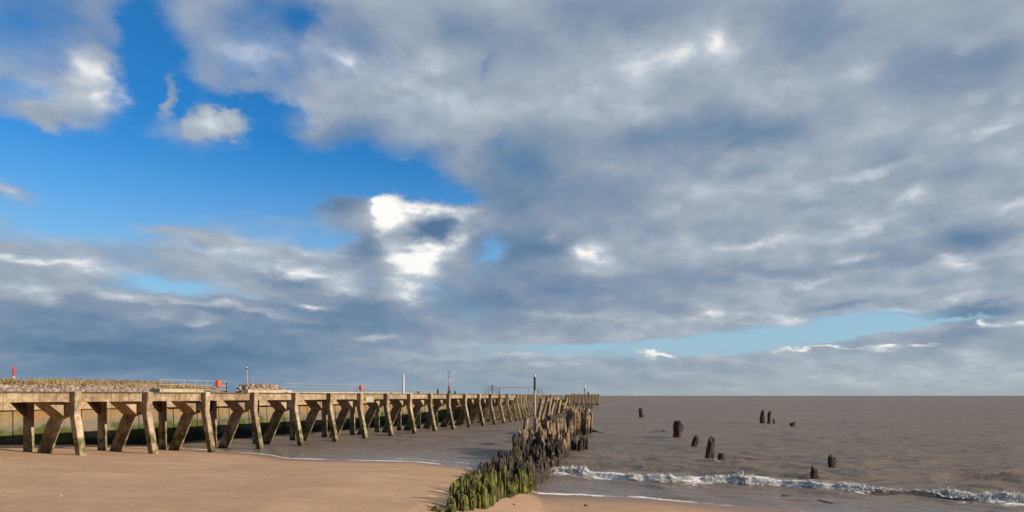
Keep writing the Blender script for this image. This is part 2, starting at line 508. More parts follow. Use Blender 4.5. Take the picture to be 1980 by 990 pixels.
def water_mat(N):
    p = geo(N)
    foam = N.node('ShaderNodeAttribute', attribute_name='foam').outputs['Fac']
    shal = N.node('ShaderNodeAttribute', attribute_name='shallow').outputs['Fac']
    x, y, z = N.xyz(p)
    mp = N.node('ShaderNodeMapping', {'Vector': p, 'Rotation': (0, 0, radians(20)), 'Scale': (0.30, 1.7, 1.0)})
    q = mp.outputs[0]
    n1 = N.noise(q, 1.9, 5, 0.6)
    mp2 = N.node('ShaderNodeMapping', {'Vector': p, 'Rotation': (0, 0, radians(14)), 'Scale': (0.32, 0.62, 1.0)}).outputs[0]
    n2 = N.noise(mp2, 0.85, 4, 0.6)
    n3 = N.noise(mp2, 0.17, 4, 0.6)
    h = N.m('ADD', N.m('MULTIPLY', n1, 0.36), N.m('ADD', N.m('MULTIPLY', n2, 0.62), N.m('MULTIPLY', n3, 1.3)))
    h = N.m('MULTIPLY', h, N.m('MULTIPLY_ADD', shal, -0.75, 1.0))
    silt = N.mix(N.smooth(N.noise(q, 0.06, 4), 0.3, 0.7), (0.162, 0.128, 0.101), (0.190, 0.149, 0.116))
    silt = N.mix(shal, silt, (0.185, 0.140, 0.111))
    fn = N.noise(N.vm('MULTIPLY', p, (1.0, 1.5, 1.0)), 4.5, 6, 0.68, dist=0.6)
    lo = N.m('MULTIPLY_ADD', foam, -0.62, 0.86)
    fm = N.m('MULTIPLY', N.smooth(N.m('SUBTRACT', fn, lo), 0.0, 0.10), N.smooth(foam, 0.02, 0.2))
    c = N.mix(fm, silt, (0.80, 0.76, 0.70))
    rough = N.m('MULTIPLY_ADD', fm, 0.6, 0.2)
    b = N.node('ShaderNodeBump', {'Height': h, 'Distance': 0.8, 'Strength': 0.8})
    # silt-laden water: body colour under a thin mirror whose grazing shine the waves hold down
    df = N.node('ShaderNodeBsdfDiffuse', {'Color': c, 'Normal': b.outputs[0]})
    gl = N.node('ShaderNodeBsdfGlossy', {'Color': (1, 1, 1, 1), 'Roughness': rough, 'Normal': b.outputs[0]})
    fr_ = N.node('ShaderNodeFresnel', {'IOR': 1.33, 'Normal': b.outputs[0]}).outputs[0]
    cap = N.m('MULTIPLY_ADD', shal, 0.26, 0.15)
    fac = N.m('MULTIPLY', N.m('MINIMUM', fr_, cap), N.m('SUBTRACT', 1.0, fm))
    mx = N.node('ShaderNodeMixShader', {0: fac, 1: df.outputs[0], 2: gl.outputs[0]})
    N.node('ShaderNodeOutputMaterial', {'Surface': mx.outputs[0]})


M_WATER = material('silty_sea', water_mat)


def foam_mat(N):
    p = geo(N)
    n = N.noise(p, 7.0, 5, 0.6)
    c = N.mix(N.smooth(n, 0.50, 0.66, 0.0, 0.65), (0.90, 0.87, 0.82), (0.50, 0.37, 0.26))
    finish(N, c, 0.6, None, spec=0.4, extra={'Subsurface Weight': 0.6, 'Subsurface Radius': (0.10, 0.09, 0.075), 'Subsurface Scale': 0.6})


M_FOAM = material('breaking_foam', foam_mat)


def pile_mat(kind):
    def fn(N):
        p = geo(N)
        x, y, z = N.xyz(p)
        rnd = N.node('ShaderNodeObjectInfo').outputs['Random']
        ps = N.vm('ADD', p, N.comb(N.m('MULTIPLY', rnd, 11.0), 0.0, 0.0))
        grain = N.noise(N.vm('MULTIPLY', ps, (9.0, 9.0, 0.9)), 2.2, 5, 0.65)
        fine = N.noise(ps, 22.0, 4, 0.7)
        mid = N.noise(ps, 4.0, 4, 0.6)
        if kind == 'green':
            c = N.mix(N.smooth(mid, 0.38, 0.62), (0.055, 0.066, 0.010), (0.235, 0.265, 0.025))
            c = N.mix(N.smooth(grain, 0.46, 0.62, 0.0, 0.85), c, (0.045, 0.032, 0.018))
            c = N.mix(N.m('MULTIPLY', N.smooth(rnd, 0.55, 0.8), 0.6), c, (0.11, 0.075, 0.040))
            c = N.mix(N.smooth(fine, 0.6, 0.75, 0.0, 0.6), c, (0.20, 0.23, 0.05))
        elif kind == 'mussel':
            c = N.mix(N.smooth(fine, 0.40, 0.62), (0.016, 0.013, 0.010), (0.085, 0.062, 0.040))
            c = N.mix(N.smooth(mid, 0.56, 0.70, 0.0, 0.7), c, (0.20, 0.145, 0.085))
            c = N.mix(N.smooth(N.noise(ps, 3.1, 3), 0.60, 0.7, 0.0, 0.7), c, (0.060, 0.068, 0.014))
        else:
            c = N.mix(N.smooth(grain, 0.38, 0.66), (0.44, 0.30, 0.18), (0.20, 0.125, 0.075))
            c = N.mix(N.smooth(mid, 0.5, 0.68, 0.0, 0.7), c, (0.065, 0.045, 0.03))
            low = N.smooth(N.m('MULTIPLY_ADD', mid, 1.5, N.m('MULTIPLY', z, -1.0)), -0.15, 0.25)
            c = N.mix(low, c, N.mix(N.smooth(fine, 0.4, 0.62), (0.016, 0.013, 0.010), (0.09, 0.066, 0.042)))
        finish(N, c, 0.75 if kind != 'mussel' else 0.6, N.m('ADD', grain, N.m('MULTIPLY', fine, 0.7)), 0.05, 1.0, 0.35)
    return material(kind + '_pile', fn)


M_GREEN, M_MUSSEL, M_WOOD = pile_mat('green'), pile_mat('mussel'), pile_mat('bare')


def grass_mat(N):
    p = geo(N)
    rnd = N.noise(p, 0.55, 5, 0.65)
    c = N.mix(N.smooth(rnd, 0.35, 0.62), (0.52, 0.39, 0.20), (0.20, 0.13, 0.065))
    c = N.mix(N.smooth(N.noise(p, 6.0, 2), 0.45, 0.7, 0, 0.6), c, (0.52, 0.40, 0.22))
    finish(N, c, 0.9, spec=0.1)


def rock_mat(N):
    p = geo(N)
    rnd = N.node('ShaderNodeNewGeometry').outputs['Random Per Island']
    c = N.ramp(rnd, [(0.0, (0.16, 0.11, 0.085)), (0.35, (0.30, 0.205, 0.15)), (0.7, (0.40, 0.30, 0.22)), (1.0, (0.55, 0.45, 0.36))])
    c = N.mix(N.smooth(N.noise(p, 14.0, 4), 0.45, 0.7, 0, 0.6), c, (0.5, 0.42, 0.33))
    finish(N, c, 0.9, N.noise(p, 18.0, 4), 0.04)


M_GRASS = material('dune_grass', grass_mat)
M_ROCK = material('rubble_stone', rock_mat)
M_BANK = m_plain('bank_soil', (0.40, 0.30, 0.17), 0.95)
M_WHITE = m_plain('white_paint', (0.78, 0.77, 0.72), 0.5)
M_RAIL = m_plain('galvanised_rail', (0.42, 0.40, 0.36), 0.6)
M_CRAIL = m_plain('cream_rail', (0.50, 0.41, 0.28), 0.6)
M_RED = m_plain('red_paint', (0.62, 0.035, 0.03), 0.5)
M_ORANGE = m_plain('orange_plastic', (0.85, 0.09, 0.015), 0.4)
M_BLUE = m_plain('blue_grey_panel', (0.075, 0.16, 0.31), 0.5)
M_DARK = m_plain('dark_iron', (0.045, 0.04, 0.04), 0.6)
M_RUST = m_plain('rusty_iron', (0.12, 0.06, 0.04), 0.8)
M_YELLOW = m_plain('yellow_sign', (0.80, 0.52, 0.02), 0.5)
M_GRNBOX = m_plain('green_paint', (0.03, 0.20, 0.07), 0.5)
M_BLACK = m_plain('black_paint', (0.02, 0.02, 0.02), 0.5)
M_GULLW = m_plain('white_plumage', (0.80, 0.80, 0.78), 0.8)
M_GULLG = m_plain('grey_plumage', (0.30, 0.33, 0.37), 0.8)


# ------------------------------------------------------------------ shore
SHORE = [(-80, 78), (-45, 62), (-32, 52), (-24.6, 45.5), (-15.7, 40), (-12.7, 36.9), (-10, 36.2), (-5.3, 35.2), (-2.35, 32.6), (-1.2, 29.5),
         (0.2, 25.8), (0.95, 23.7), (4.56, 22.8), (6.9, 21.1), (9.1, 20.0), (20, 14), (45, 2), (90, -20)]
_sx, _sy = np.array(SHORE, float).T


def shore_y(x):
    return np.interp(x, _sx, _sy)


def sand_z(x, y):
    x, y = np.asarray(x, float), np.asarray(y, float)
    d = shore_y(x) - y
    z = np.where(d > 0, 0.055 * d, 0.06 * d)
    z = np.minimum(z, 1.75 + 0.012 * np.maximum(d - 32, 0))
    z = np.maximum(z, -2.5)
    return z + (fbm(x * 0.35, y * 0.8, 0, 3, 5) - 0.5) * 0.07 * np.clip(np.abs(d) / 3, 0.25, 1)


def ground_at(px, py, water=True):
    """where the sight line through a photo pixel meets the beach or the water"""
    for Y in np.arange(8, 400, 0.05):
        X = (px - CX) / FPX * Y
        zr = EYE - (py - HY) / FPX * Y
        g = float(sand_z(X, Y))
        if water:
            g = max(g, 0.0)
        if zr <= g:
            return X, float(Y), g
    return (px - CX) / FPX * 400, 400.0, 0.0


def at(px, Y):
    return (px - CX) / FPX * Y


def zat(py, Y):
    return EYE - (py - HY) / FPX * Y


def grid_mesh(name, X, Y, Z, mat, attrs=None, keep=None):
    r, c = X.shape
    v = np.stack([X, Y, Z], -1).reshape(-1, 3)
    idx = np.arange(r * c).reshape(r, c)
    f = np.stack([idx[:-1, :-1], idx[:-1, 1:], idx[1:, 1:], idx[1:, :-1]], -1).reshape(-1, 4)
    if keep is not None:
        f = f[keep[:-1, :-1].reshape(-1)]
    me = bpy.data.meshes.new(name)
    me.vertices.add(len(v))
    me.vertices.foreach_set('co', v.astype(np.float32).ravel())
    me.loops.add(len(f) * 4)
    me.loops.foreach_set('vertex_index', f.astype(np.int32).ravel())
    me.polygons.add(len(f))
    me.polygons.foreach_set('loop_start', (np.arange(len(f)) * 4).astype(np.int32))
    me.polygons.foreach_set('loop_total', np.full(len(f), 4, np.int32))
    me.polygons.foreach_set('use_smooth', np.ones(len(f), bool))
    me.update()
    me.validate()
    for k, a in (attrs or {}).items():
        at_ = me.attributes.new(k, 'FLOAT', 'POINT')
        at_.data.foreach_set('value', a.astype(np.float32).ravel())
    me.materials.append(mat)
    o = bpy.data.objects.new(name, me)
    COL.objects.link(o)
    return o


# beach: one sheet from behind the camera to under the sea
ang = np.concatenate([np.linspace(-85, -46, 40), np.linspace(-45, 45, 560), np.linspace(46, 85, 40)])
inv = np.linspace(1 / 6.0, 1 / 75.0, 420)
rad = 1 / inv
A_, R_ = np.meshgrid(np.radians(ang), rad)
gx, gy = R_ * np.tan(np.clip(A_, -1.45, 1.45)), R_
gx = np.clip(gx, -95, 95)
back = np.array([-60.0, -25, -8, 0, 3, 4.5, 5.4])
gx = np.concatenate([np.repeat(gx[:1], len(back), 0), gx])
gy = np.concatenate([np.repeat(back[:, None], gx.shape[1], 1), gy])
gz = sand_z(gx, gy)
gz = gz + (fbm(gx * 3.0, gy * 5.0, 0, 3, 21) - 0.5) * 0.022 * sstep(shore_y(gx) - gy, 0.8, 3)
wet = np.exp(-np.clip(shore_y(gx) - gy, 0, 99) / 2.3)
wet = np.where(gy > shore_y(gx), 1.0, wet)
beach = grid_mesh('beach', gx, gy, gz, M_SAND, {'wet': wet})
tag(beach, 'wide smooth tan sand beach sloping down to the brown sea', 'beach', kind='structure')

# breaking wave crest line, in metres
WAVE = [(1030, 914), (1092, 917), (1160, 921), (1240, 927), (1320, 930), (1400, 932), (1500, 938), (1600, 945), (1700, 952), (1780, 957), (1850, 961), (1980, 970), (2200, 985)]
_w = np.array([((x - CX) / FPX * (EYE * FPX / (y - HY)), EYE * FPX / (y - HY)) for x, y in WAVE])


def wave_y(x):
    return np.interp(x, _w[:, 0], _w[:, 1])


# sea: one sheet out to the horizon with real wave relief
ang = np.concatenate([np.linspace(-80, -47, 30), np.linspace(-46, 46, 900), np.linspace(47, 80, 30)])
inv = np.concatenate([np.linspace(1 / 13.0, 1 / 1400.0, 520), 1 / np.array([2000.0, 3500, 7000, 14000, 30000])])
A_, R_ = np.meshgrid(np.radians(ang), 1 / inv)
wx, wy = R_ * np.tan(A_), R_
wz = np.zeros_like(wx)
cell = np.gradient(1 / inv)[:, None]
warpx = wx + (fbm(wx * 0.12, wy * 0.12, 0, 3, 31) - 0.5) * 5
warpy = wy + (fbm(wx * 0.12, wy * 0.12, 0, 3, 47) - 0.5) * 5
wr = np.random.default_rng(3)
for i in range(56):
    lam = 0.40 * (15.0 ** (i / 55.0))
    th = radians(70) + wr.normal(0, 0.30)
    kx, ky = cos(th) * 2 * pi / lam, sin(th) * 2 * pi / lam
    ph = wr.uniform(0, 2 * pi)
    a = 0.0070 * lam ** 0.68
    fade = np.clip((lam / np.maximum(np.abs(cell), 1e-3) - 2.5) / 2.5, 0, 1)
    s_ = np.sin(kx * warpx + ky * warpy + ph)
    wz += a * fade * (s_ - 0.35 * np.cos(2 * (kx * warpx + ky * warpy + ph)))
gust = 0.5 + 1.0 * fbm(wx * 0.05, wy * 0.09, 0, 3, 77)
depth = np.clip(-sand_z(wx, wy) / 0.5, 0, 1)
right = sstep(wx - (np.interp(wy, [15, 40, 75, 300], [-.5, 2.2, 6, 30])), -1.0, 1.5)
calm = (0.55 + 0.45 * right) * (0.18 + 0.82 * depth)
wz *= gust * calm
# the wave breaking on the right-hand shore
dw = wy - wave_y(wx)
hgt = 0.10 + 0.16 * fbm(wx * 0.55, 0, 0, 3, 91)
gap = sstep(wx, 13.0, 13.6) * sstep(wx, 15.6, 15.0)
hgt = hgt * 0.8 + 0.07 * gap
prof = np.where(dw > 0, np.exp(-(dw / 0.75) ** 2), np.exp(-(dw / 0.26) ** 2)) * sstep(wx, 1.2, 2.2)
wz += hgt * prof
# second, unbroken swell further out
for off, hh, ww in ((4.2, 0.06, 0.8), (9.5, 0.07, 1.1), (16.0, 0.08, 1.5)):
    dd = wy - wave_y(wx) - off - 1.6 * (fbm(wx * 0.25, 0, off, 2, 13) - 0.5)
    wz += hh * np.exp(-(dd / ww) ** 2) * sstep(wx, 3, 6) * 1.5 * (0.4 + fbm(wx * 0.3, off, 0, 2, 17))
dsh = wy - shore_y(wx) + 0.35 * (fbm(wx * 0.8, 0, 0, 3, 51) - 0.5)
edge = np.exp(-np.clip(np.abs(dsh - 0.08), 0, 9) / 0.16)
edge = edge * (0.88 + 0.5 * sstep(fbm(wx * 0.6, 3.0, 0, 3, 52), 0.35, 0.6))
wash = right * sstep(wy, wave_y(wx) + 0.2, wave_y(wx) - 0.1) * (wy > shore_y(wx) - 1)
foam = 1.1 * edge + 0.30 * wash * fbm(wx * 0.8, wy * 2.0, 0, 3, 61) * 1.6
foam += 0.9 * np.exp(-np.clip(-(dw + 0.15), 0, 9) / 0.22) * np.exp(-np.clip(dw + 0.05, 0, 9) / 0.12) * right * (1 - gap)
lag = (1 - right) * np.exp(-np.abs(dsh - 1.6) / 1.2) * sstep(wx, -11, -6) * sstep(wx, -1.0, -2.5)
foam += 0.62 * lag
lag2 = (1 - right) * sstep(wx, -8, -13) * np.exp(-np.abs(dsh - 1.0) / 1.6)
foam += 0.45 * lag2 * fbm(wx * 0.6, wy * 1.2, 0, 2, 66)
for sx_, sy_, sw_ in ((1241, 807, 9.5), (1309, 845, 20), (1340, 864, 13), (1371, 887, 17), (1393, 895, 14), (1474, 818, 9), (1487, 818, 8), (1531, 824, 11), (1575, 936, 16), (1607, 908, 16)):
    Ys = EYE * FPX / (sy_ - HY)
    Xs, rs = (sx_ - CX) / FPX * Ys, sw_ / 2 * Ys / FPX
    dd = np.hypot(wx - Xs, wy - Ys) - rs
    foam += 0.55 * np.exp(-np.abs(dd - 0.05) / 0.16) + 0.38 * np.exp(-np.abs(dd) / 0.5) * (wx < Xs)
    wz += 0.025 * np.sin(dd * 9) * np.exp(-np.clip(dd, 0, 99) / 0.7)
whit = sstep(fbm(wx * 0.22, wy * 0.5, 0, 4, 83), 0.68, 0.80) * right * (wy > 30) * (wy < 160)
foam += 0.42 * whit
lace = right * sstep(dw, -3.2, -0.3) * (dw < 0.1) + right * sstep(dw, 3.0, 0.2) * (dw >= 0.1) * 0.7
foam += 0.30 * lace * sstep(fbm(wx * 0.55, wy * 1.1, 0, 3, 88), 0.40, 0.62)
shal = np.clip(1 - (-sand_z(wx, wy)) / 0.55, 0, 1) * (wy > 12)
sea = grid_mesh('sea', wx, wy, wz, M_WATER, {'foam': np.clip(foam, 0, 1.1), 'shallow': np.clip(shal, 0, 1)})
tag(sea, 'rippled brown silty sea reaching to the horizon', 'sea', kind='structure')

# tumbling foam of the breaking wave: a ragged crest of bubbles and spray
fr = np.random.default_rng(19)
ico = bmesh.new()
bmesh.ops.create_icosphere(ico, subdivisions=1, radius=1.0)
IV = np.array([v_.co[:] for v_ in ico.verts])
IF = np.array([[q.index for q in f_.verts] for f_ in ico.faces])
ico.free()
nb = 150000
fx = fr.uniform(1.3, 26.5, nb)
lump = fbm(fx * 1.05, 0, 0, 4, 101)
dens = sstep(lump, 0.30, 0.58) * 0.9 + 0.12
dens = dens * (1 - 0.97 * sstep(fx, 13.0, 13.5) * sstep(fx, 15.4, 15.0)) * 1.0
dens = dens + 0.5 * np.exp(-((fx - 2.9) / 0.8) ** 2) + 0.4 * np.exp(-((fx - 9.4) / 0.6) ** 2)
fx = fx[fr.random(nb) < dens]
nb = len(fx)
lump = fbm(fx * 1.05, 0, 0, 4, 101)
top = 0.045 + 0.25 * np.clip(lump - 0.30, 0, 1) + 0.07 * np.exp(-((fx - 2.9) / 0.7) ** 2) + 0.12 * np.exp(-((fx - 9.4) / 0.5) ** 2)
cr = fr.normal(0, 0.12, nb)
wob_ = 0.30 * (fbm(fx * 1.6, 0, 0, 3, 131) - 0.5)
fz = np.abs(fr.normal(0, 0.5, nb)) * top * (0.35 + 1.1 * fbm(fx * 6, cr * 4, 0, 3, 151)) * np.exp(-(cr / 0.28) ** 2) + 0.12 * np.exp(-(cr / 0.2) ** 2) + 0.01
fy = wave_y(fx) + cr - 0.10 + wob_
size = (0.005 + 0.024 * fr.random(nb) ** 3) * (0.7 + 0.9 * lump)
spray = fr.random(nb) < 0.05
fz = fz + np.where(spray, fr.uniform(0.02, 0.16, nb), 0)
size = np.where(spray, size * 0.35, size)
fv = (IV[None] * size[:, None, None] * np.array([1.25, 1.0, 0.85]) + np.stack([fx, fy, fz], -1)[:, None, :]).reshape(-1, 3)
ff = (IF[None] + (np.arange(nb) * len(IV))[:, None, None]).reshape(-1, 3)
me_ = bpy.data.meshes.new('breaking_wave_foam')
me_.vertices.add(len(fv))
me_.vertices.foreach_set('co', fv.astype(np.float32).ravel())
me_.loops.add(len(ff) * 3)
me_.loops.foreach_set('vertex_index', ff.astype(np.int32).ravel())
me_.polygons.add(len(ff))
me_.polygons.foreach_set('loop_start', (np.arange(len(ff)) * 3).astype(np.int32))
me_.polygons.foreach_set('loop_total', np.full(len(ff), 3, np.int32))
me_.polygons.foreach_set('use_smooth', np.ones(len(ff), bool))
me_.update()
me_.materials.append(M_FOAM)
fo = bpy.data.objects.new('breaking_wave_foam', me_)
COL.objects.link(fo)
tag(fo, 'white tumbling foam of the small wave breaking on the right-hand shore', 'foam', kind='stuff')


# ------------------------------------------------------------------ pier
DECK = 3.80
HEAD0 = radians(22.2)
P0 = Vector((-21.9, 32.5, 0))
STEP = 4.0


def run_of_bents(first, last):
    """positions and headings of the pier frames: straight, then a slow bend, then straight again"""
    out = []
    p = P0 - Vector((sin(HEAD0), cos(HEAD0), 0)) * STEP * (-first)
    for i in range(first, last + 1):
        hd = HEAD0 - radians(15.0) * float(sstep(i, 9, 18))
        out.append((i, p.copy(), hd))
        p = p + Vector((sin(hd), cos(hd), 0)) * STEP
    return out


BENTS = run_of_bents(-2, 52)
# local frame of a bent: +y along the pier (outwards to sea), +x towards the open beach; landward is -x
pier = empty('concrete_pier', (P0.x, P0.y, 0))
tag(pier, 'long weathered concrete pier on slanting legs running out to sea', 'pier')


def place(o, p, hd, dz=0.0):
    o.location = (p.x - P0.x, p.y - P0.y, dz)
    o.rotation_euler = (0, 0, -hd)
    return o


def prism(xz, y0, y1, rough=0.0):
    """outline in the x-z plane given a thickness along y"""
    nn = len(xz)
    vs = [(x, y0, z) for x, z in xz] + [(x, y1, z) for x, z in xz]
    fs = [tuple(range(nn)), tuple(reversed(range(nn, 2 * nn)))]
    for i in range(nn):
        j = (i + 1) % nn
        fs.append((j, i, i + nn, j + nn))
    return vs, fs


def bevel(o, w=0.025, seg=1, sub=False):
    bm = bmesh.new()
    bm.from_mesh(o.data)
    bmesh.ops.recalc_face_normals(bm, faces=bm.faces)
    bmesh.ops.bevel(bm, geom=list(bm.edges), offset=w, segments=seg, affect='EDGES')
    bm.to_mesh(o.data)
    bm.free()
    return o


PIECES = {}
# dog-legged front leg
v, f = prism([(-0.19, DECK + 0.02), (0.19, DECK + 0.02), (0.12, 2.62), (0.92, -0.9), (0.53, -0.9), (-0.28, 2.56)], -0.17, 0.17)
PIECES['front_leg'] = bevel(MB().add(v, f).build('front_leg', M_POST, pier), 0.03)
# inner leg: waist under the cross beam, foot raked to the land side
v, f = prism([(-1.75, 3.27), (-0.63, 3.27), (-0.63, 2.54), (-1.15, 2.40), (-2.85, -0.9), (-3.62, -0.9), (-1.98, 2.30), (-1.75, 2.54)], -0.16, 0.16)
PIECES['raking_leg'] = bevel(MB().add(v, f).build('raking_leg', M_POST, pier), 0.03)
v, f = prism([(-0.625, 3.26), (-0.195, 3.26), (-0.235, 2.66), (-0.625, 2.66)], -0.15, 0.15)
PIECES['cross_beam'] = bevel(MB().add(v, f).build('cross_beam', M_BEAM, pier), 0.02)
b = MB()
b.add([(-1.75, -1.05, 3.275), (-0.62, -1.05, 3.275), (-0.62, -0.165, 3.275), (-1.75, -0.165, 3.275), (-0.62, -0.165, 2.52), (-1.75, -0.165, 2.52)],
      [(0, 1, 2, 3), (0, 5, 4, 1), (1, 4, 2), (0, 3, 5), (3, 2, 4, 5)])
PIECES['haunch'] = b.build('haunch', M_BEAM, pier)
PIECES['rear_post'] = bevel(MB().box(-3.90, -3.55, -0.18, 0.18, -0.9, 3.29).build('rear_post', M_POST, pier), 0.02)
b = MB()
b.add([(-3.90, -0.85, 3.285), (-3.55, -0.85, 3.285), (-3.55, -0.19, 3.285), (-3.90, -0.19, 3.285), (-3.55, -0.19, 2.55), (-3.90, -0.19, 2.55)],
      [(0, 1, 2, 3), (0, 5, 4, 1), (1, 4, 2), (0, 3, 5), (3, 2, 4, 5)])
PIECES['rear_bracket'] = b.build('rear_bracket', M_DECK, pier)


def panel_row(x0, x1, z0, z1, n, y0=0.0, y1=STEP, gap=0.012):
    """a beam cast as n panels with open joints: one part"""
    mb = MB()
    mb.box(x0, x1 - 0.03, y0, y1, z0 + 0.01, z1 - 0.01)
    r = random.Random(n * 7 + int(z0 * 100))
    w = (y1 - y0) / n
    for k in range(n):
        dx = r.uniform(-0.012, 0.012)
        mb.box(x1 - 0.028, x1 + dx, y0 + k * w + gap, y0 + (k + 1) * w - gap, z0 + r.uniform(0, 0.02), z1)
    return mb


fas = []
for q in range(3):
    fas.append(panel_row(-0.75, -0.22, 3.28, 3.715, 4 if q < 2 else 5, 0.0, STEP - 0.002).build('fascia_beam', M_BEAM, pier))
rear = panel_row(-3.9, -3.55, 3.3, 3.715, 4, -0.02, STEP - 0.04).build('rear_beam', M_BEAM, pier)
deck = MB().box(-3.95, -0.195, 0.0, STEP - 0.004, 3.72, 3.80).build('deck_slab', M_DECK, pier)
used = set()
wob = random.Random(5)


def put_piece(src, p, hd, dz=0.0, turn=0.0, scl=(1, 1, 1)):
    o = src if src.name not in used else copy_part(src, pier)
    used.add(src.name)
    place(o, p, hd + turn, dz)
    o.scale = scl
    return o


for i, p, hd in BENTS:
    rv = lambda a: wob.uniform(-a, a)
    for nm in ('front_leg', 'raking_leg', 'cross_beam', 'haunch'):
        put_piece(PIECES[nm], p, hd, rv(0.01), rv(0.006) if nm.endswith('leg') else 0, (1 + (rv(0.05) if nm == 'front_leg' else 0), 1 + rv(0.03), 1))
    nxt = hd
    if i < 27:
        put_piece(fas[i % 3], p, nxt)
    put_piece(deck, p, nxt, rv(0.004))
    put_piece(rear, p, nxt)
    if i < 26:
        put_piece(PIECES['rear_post'], p, hd)
        put_piece(PIECES['rear_bracket'], p, hd)


def pier_pt(s, x):
    """world point s metres along the pier from the first whole frame, x metres to the beach side"""
    i = int(math.floor(s / STEP))
    i = max(BENTS[0][0], min(i, BENTS[-1][0]))
    _, p, hd = BENTS[i - BENTS[0][0]]
    t = s - i * STEP
    return Vector((p.x + sin(hd) * t + cos(hd) * x, p.y + cos(hd) * t - sin(hd) * x, 0))


def pier_s_at(px, x):
    """distance along the pier where a photo column crosses the line x"""
    best = min(np.arange(-12, 240, 0.1), key=lambda s: abs((lambda q: CX + FPX * q.x / q.y)(pier_pt(s, x)) - px))
    return float(best)


# ------------------------------------------------------------------ river wall and bank on the land side
U = Vector((sin(HEAD0), cos(HEAD0), 0))
Lw = Vector((-cos(HEAD0), sin(HEAD0), 0))


def bank_pt(s, w, z=0.0):
    q = P0 + U * s + Lw * w
    return Vector((q.x, q.y, z))


WALL_W = 10.4


def col_s(px, w):
    """distance along the bank where a photo column crosses the line w landward of the pier"""
    t = (px - CX) / FPX
    # (P0.x + U.x s + Lw.x w) = t (P0.y + U.y s + Lw.y w)
    return (t * (P0.y + Lw.y * w) - P0.x - Lw.x * w) / (U.x - t * U.y)


wall = empty('river_wall', bank_pt(-20, WALL_W))
tag(wall, 'stained river wall of upright panels with green weed behind the pier legs', 'wall')
wl = wall.location


def wall_strip(s0, s1, tw, z0, z1, mat, name, lean=0.0):
    vs, fs = [], []
    prof = []
    s = s0
    k = 0
    while s < s1 - 1e-3:
        e = min(s + tw, s1)
        d = 0.05 if k % 2 else 0.0
        prof += [(s + 0.02, d), (e - 0.02, d), (e - 0.018, -0.06), (e, -0.06)]
        s = e
        k += 1
    zs = [(z0, 0.0), ((z0 + z1) / 2, lean / 2), (z1, lean)]
    for (z, ln) in zs:
        for (q, d) in prof:
            pt = bank_pt(q, WALL_W + ln - d, z) - wl
            vs.append(pt)
    nP = len(prof)
    for r in range(2):
        for c in range(nP - 1):
            fs.append((r * nP + c, r * nP + c + 1, (r + 1) * nP + c + 1, (r + 1) * nP + c))
    return link_mesh(name, vs, fs, mat, wall)


wall_strip(-20, 14, 2.1, -0.8, 3.62, M_WALL, 'concrete_panels')
wall_strip(14, 78, 0.55, -0.8, 3.52, M_WALL, 'timber_sheeting', 0.25)


def bank_box(mb, org, s0, s1, w0, w1, z0, z1, top_in=0.0):
    c = [bank_pt(s0, w0, z0), bank_pt(s1, w0, z0), bank_pt(s1, w1, z0), bank_pt(s0, w1, z0),
         bank_pt(s0 + top_in, w0 + top_in, z1), bank_pt(s1 - top_in, w0 + top_in, z1), bank_pt(s1 - top_in, w1, z1), bank_pt(s0 + top_in, w1, z1)]
    return mb.hexa([q - org for q in c])


mb = MB()
bank_box(mb, wl, -20, 78, WALL_W - 0.22, WALL_W + 0.7, 2.72, 3.76)
mb.build('cap_beam', M_BEAM, wall)

# earth bank: a landform behind the wall
FALL0, FALL1 = col_s(450, WALL_W + 4), col_s(415, WALL_W + 4)
ss = np.linspace(-45, FALL0 + 1, 160)
ww = np.array([0.72, 1.6, 2.6, 4.0, 6.0, 9.0, 13.0, 18.0, 26.0, 40.0]) + WALL_W
SS, WW = np.meshgrid(ss, ww)
hz = np.interp(WW - WALL_W, [0.7, 1.6, 4.0, 6.5, 10, 18, 40], [3.74, 3.84, 4.26, 4.42, 4.66, 4.62, 4.0])
hz = hz + (fbm(SS * 0.25, WW * 0.25, 0, 4, 201) - 0.5) * 0.5 * sstep(WW - WALL_W, 1, 6)
fall = sstep(SS, FALL0, FALL1)
hz = 3.70 + (hz - 3.70) * (0.12 + 0.88 * fall)
bx = P0.x + U.x * SS + Lw.x * WW
by = P0.y + U.y * SS + Lw.y * WW
bank = grid_mesh('bank', bx, by, hz, M_BANK)
tag(bank, 'low sandy bank behind the river wall', 'bank', kind='structure')


def bank_h(s, w):
    return float(np.interp(w - WALL_W, [0.7, 1.6, 4.0, 6.5, 10, 18, 40], [3.74, 3.84, 4.26, 4.42, 4.66, 4.62, 4.0]) - 3.70) * (0.12 + 0.88 * float(sstep(s, FALL0, FALL1))) + 3.70


# rubble stones: too many to count, one heap
def blob_rock(mb, c, r, rr):
    bm = bmesh.new()
    bmesh.ops.create_icosphere(bm, subdivisions=1, radius=r)
    sq = Vector((rr.uniform(0.7, 1.35), rr.uniform(0.7, 1.3), rr.uniform(0.55, 1.0)))
    rot = Matrix.Rotation(rr.uniform(0, 6.28), 3, 'Z') @ Matrix.Rotation(rr.uniform(0, 1.2), 3, 'X')
    vs = []
    for v_ in bm.verts:
        k = 1 + rr.uniform(-0.28, 0.22)
        vs.append(rot @ Vector((v_.co.x * sq.x * k, v_.co.y * sq.y * k, v_.co.z * sq.z * k)) + c)
    fs = [[q.index for q in f_.verts] for f_ in bm.faces]
    bm.free()
    mb.add(vs, fs)


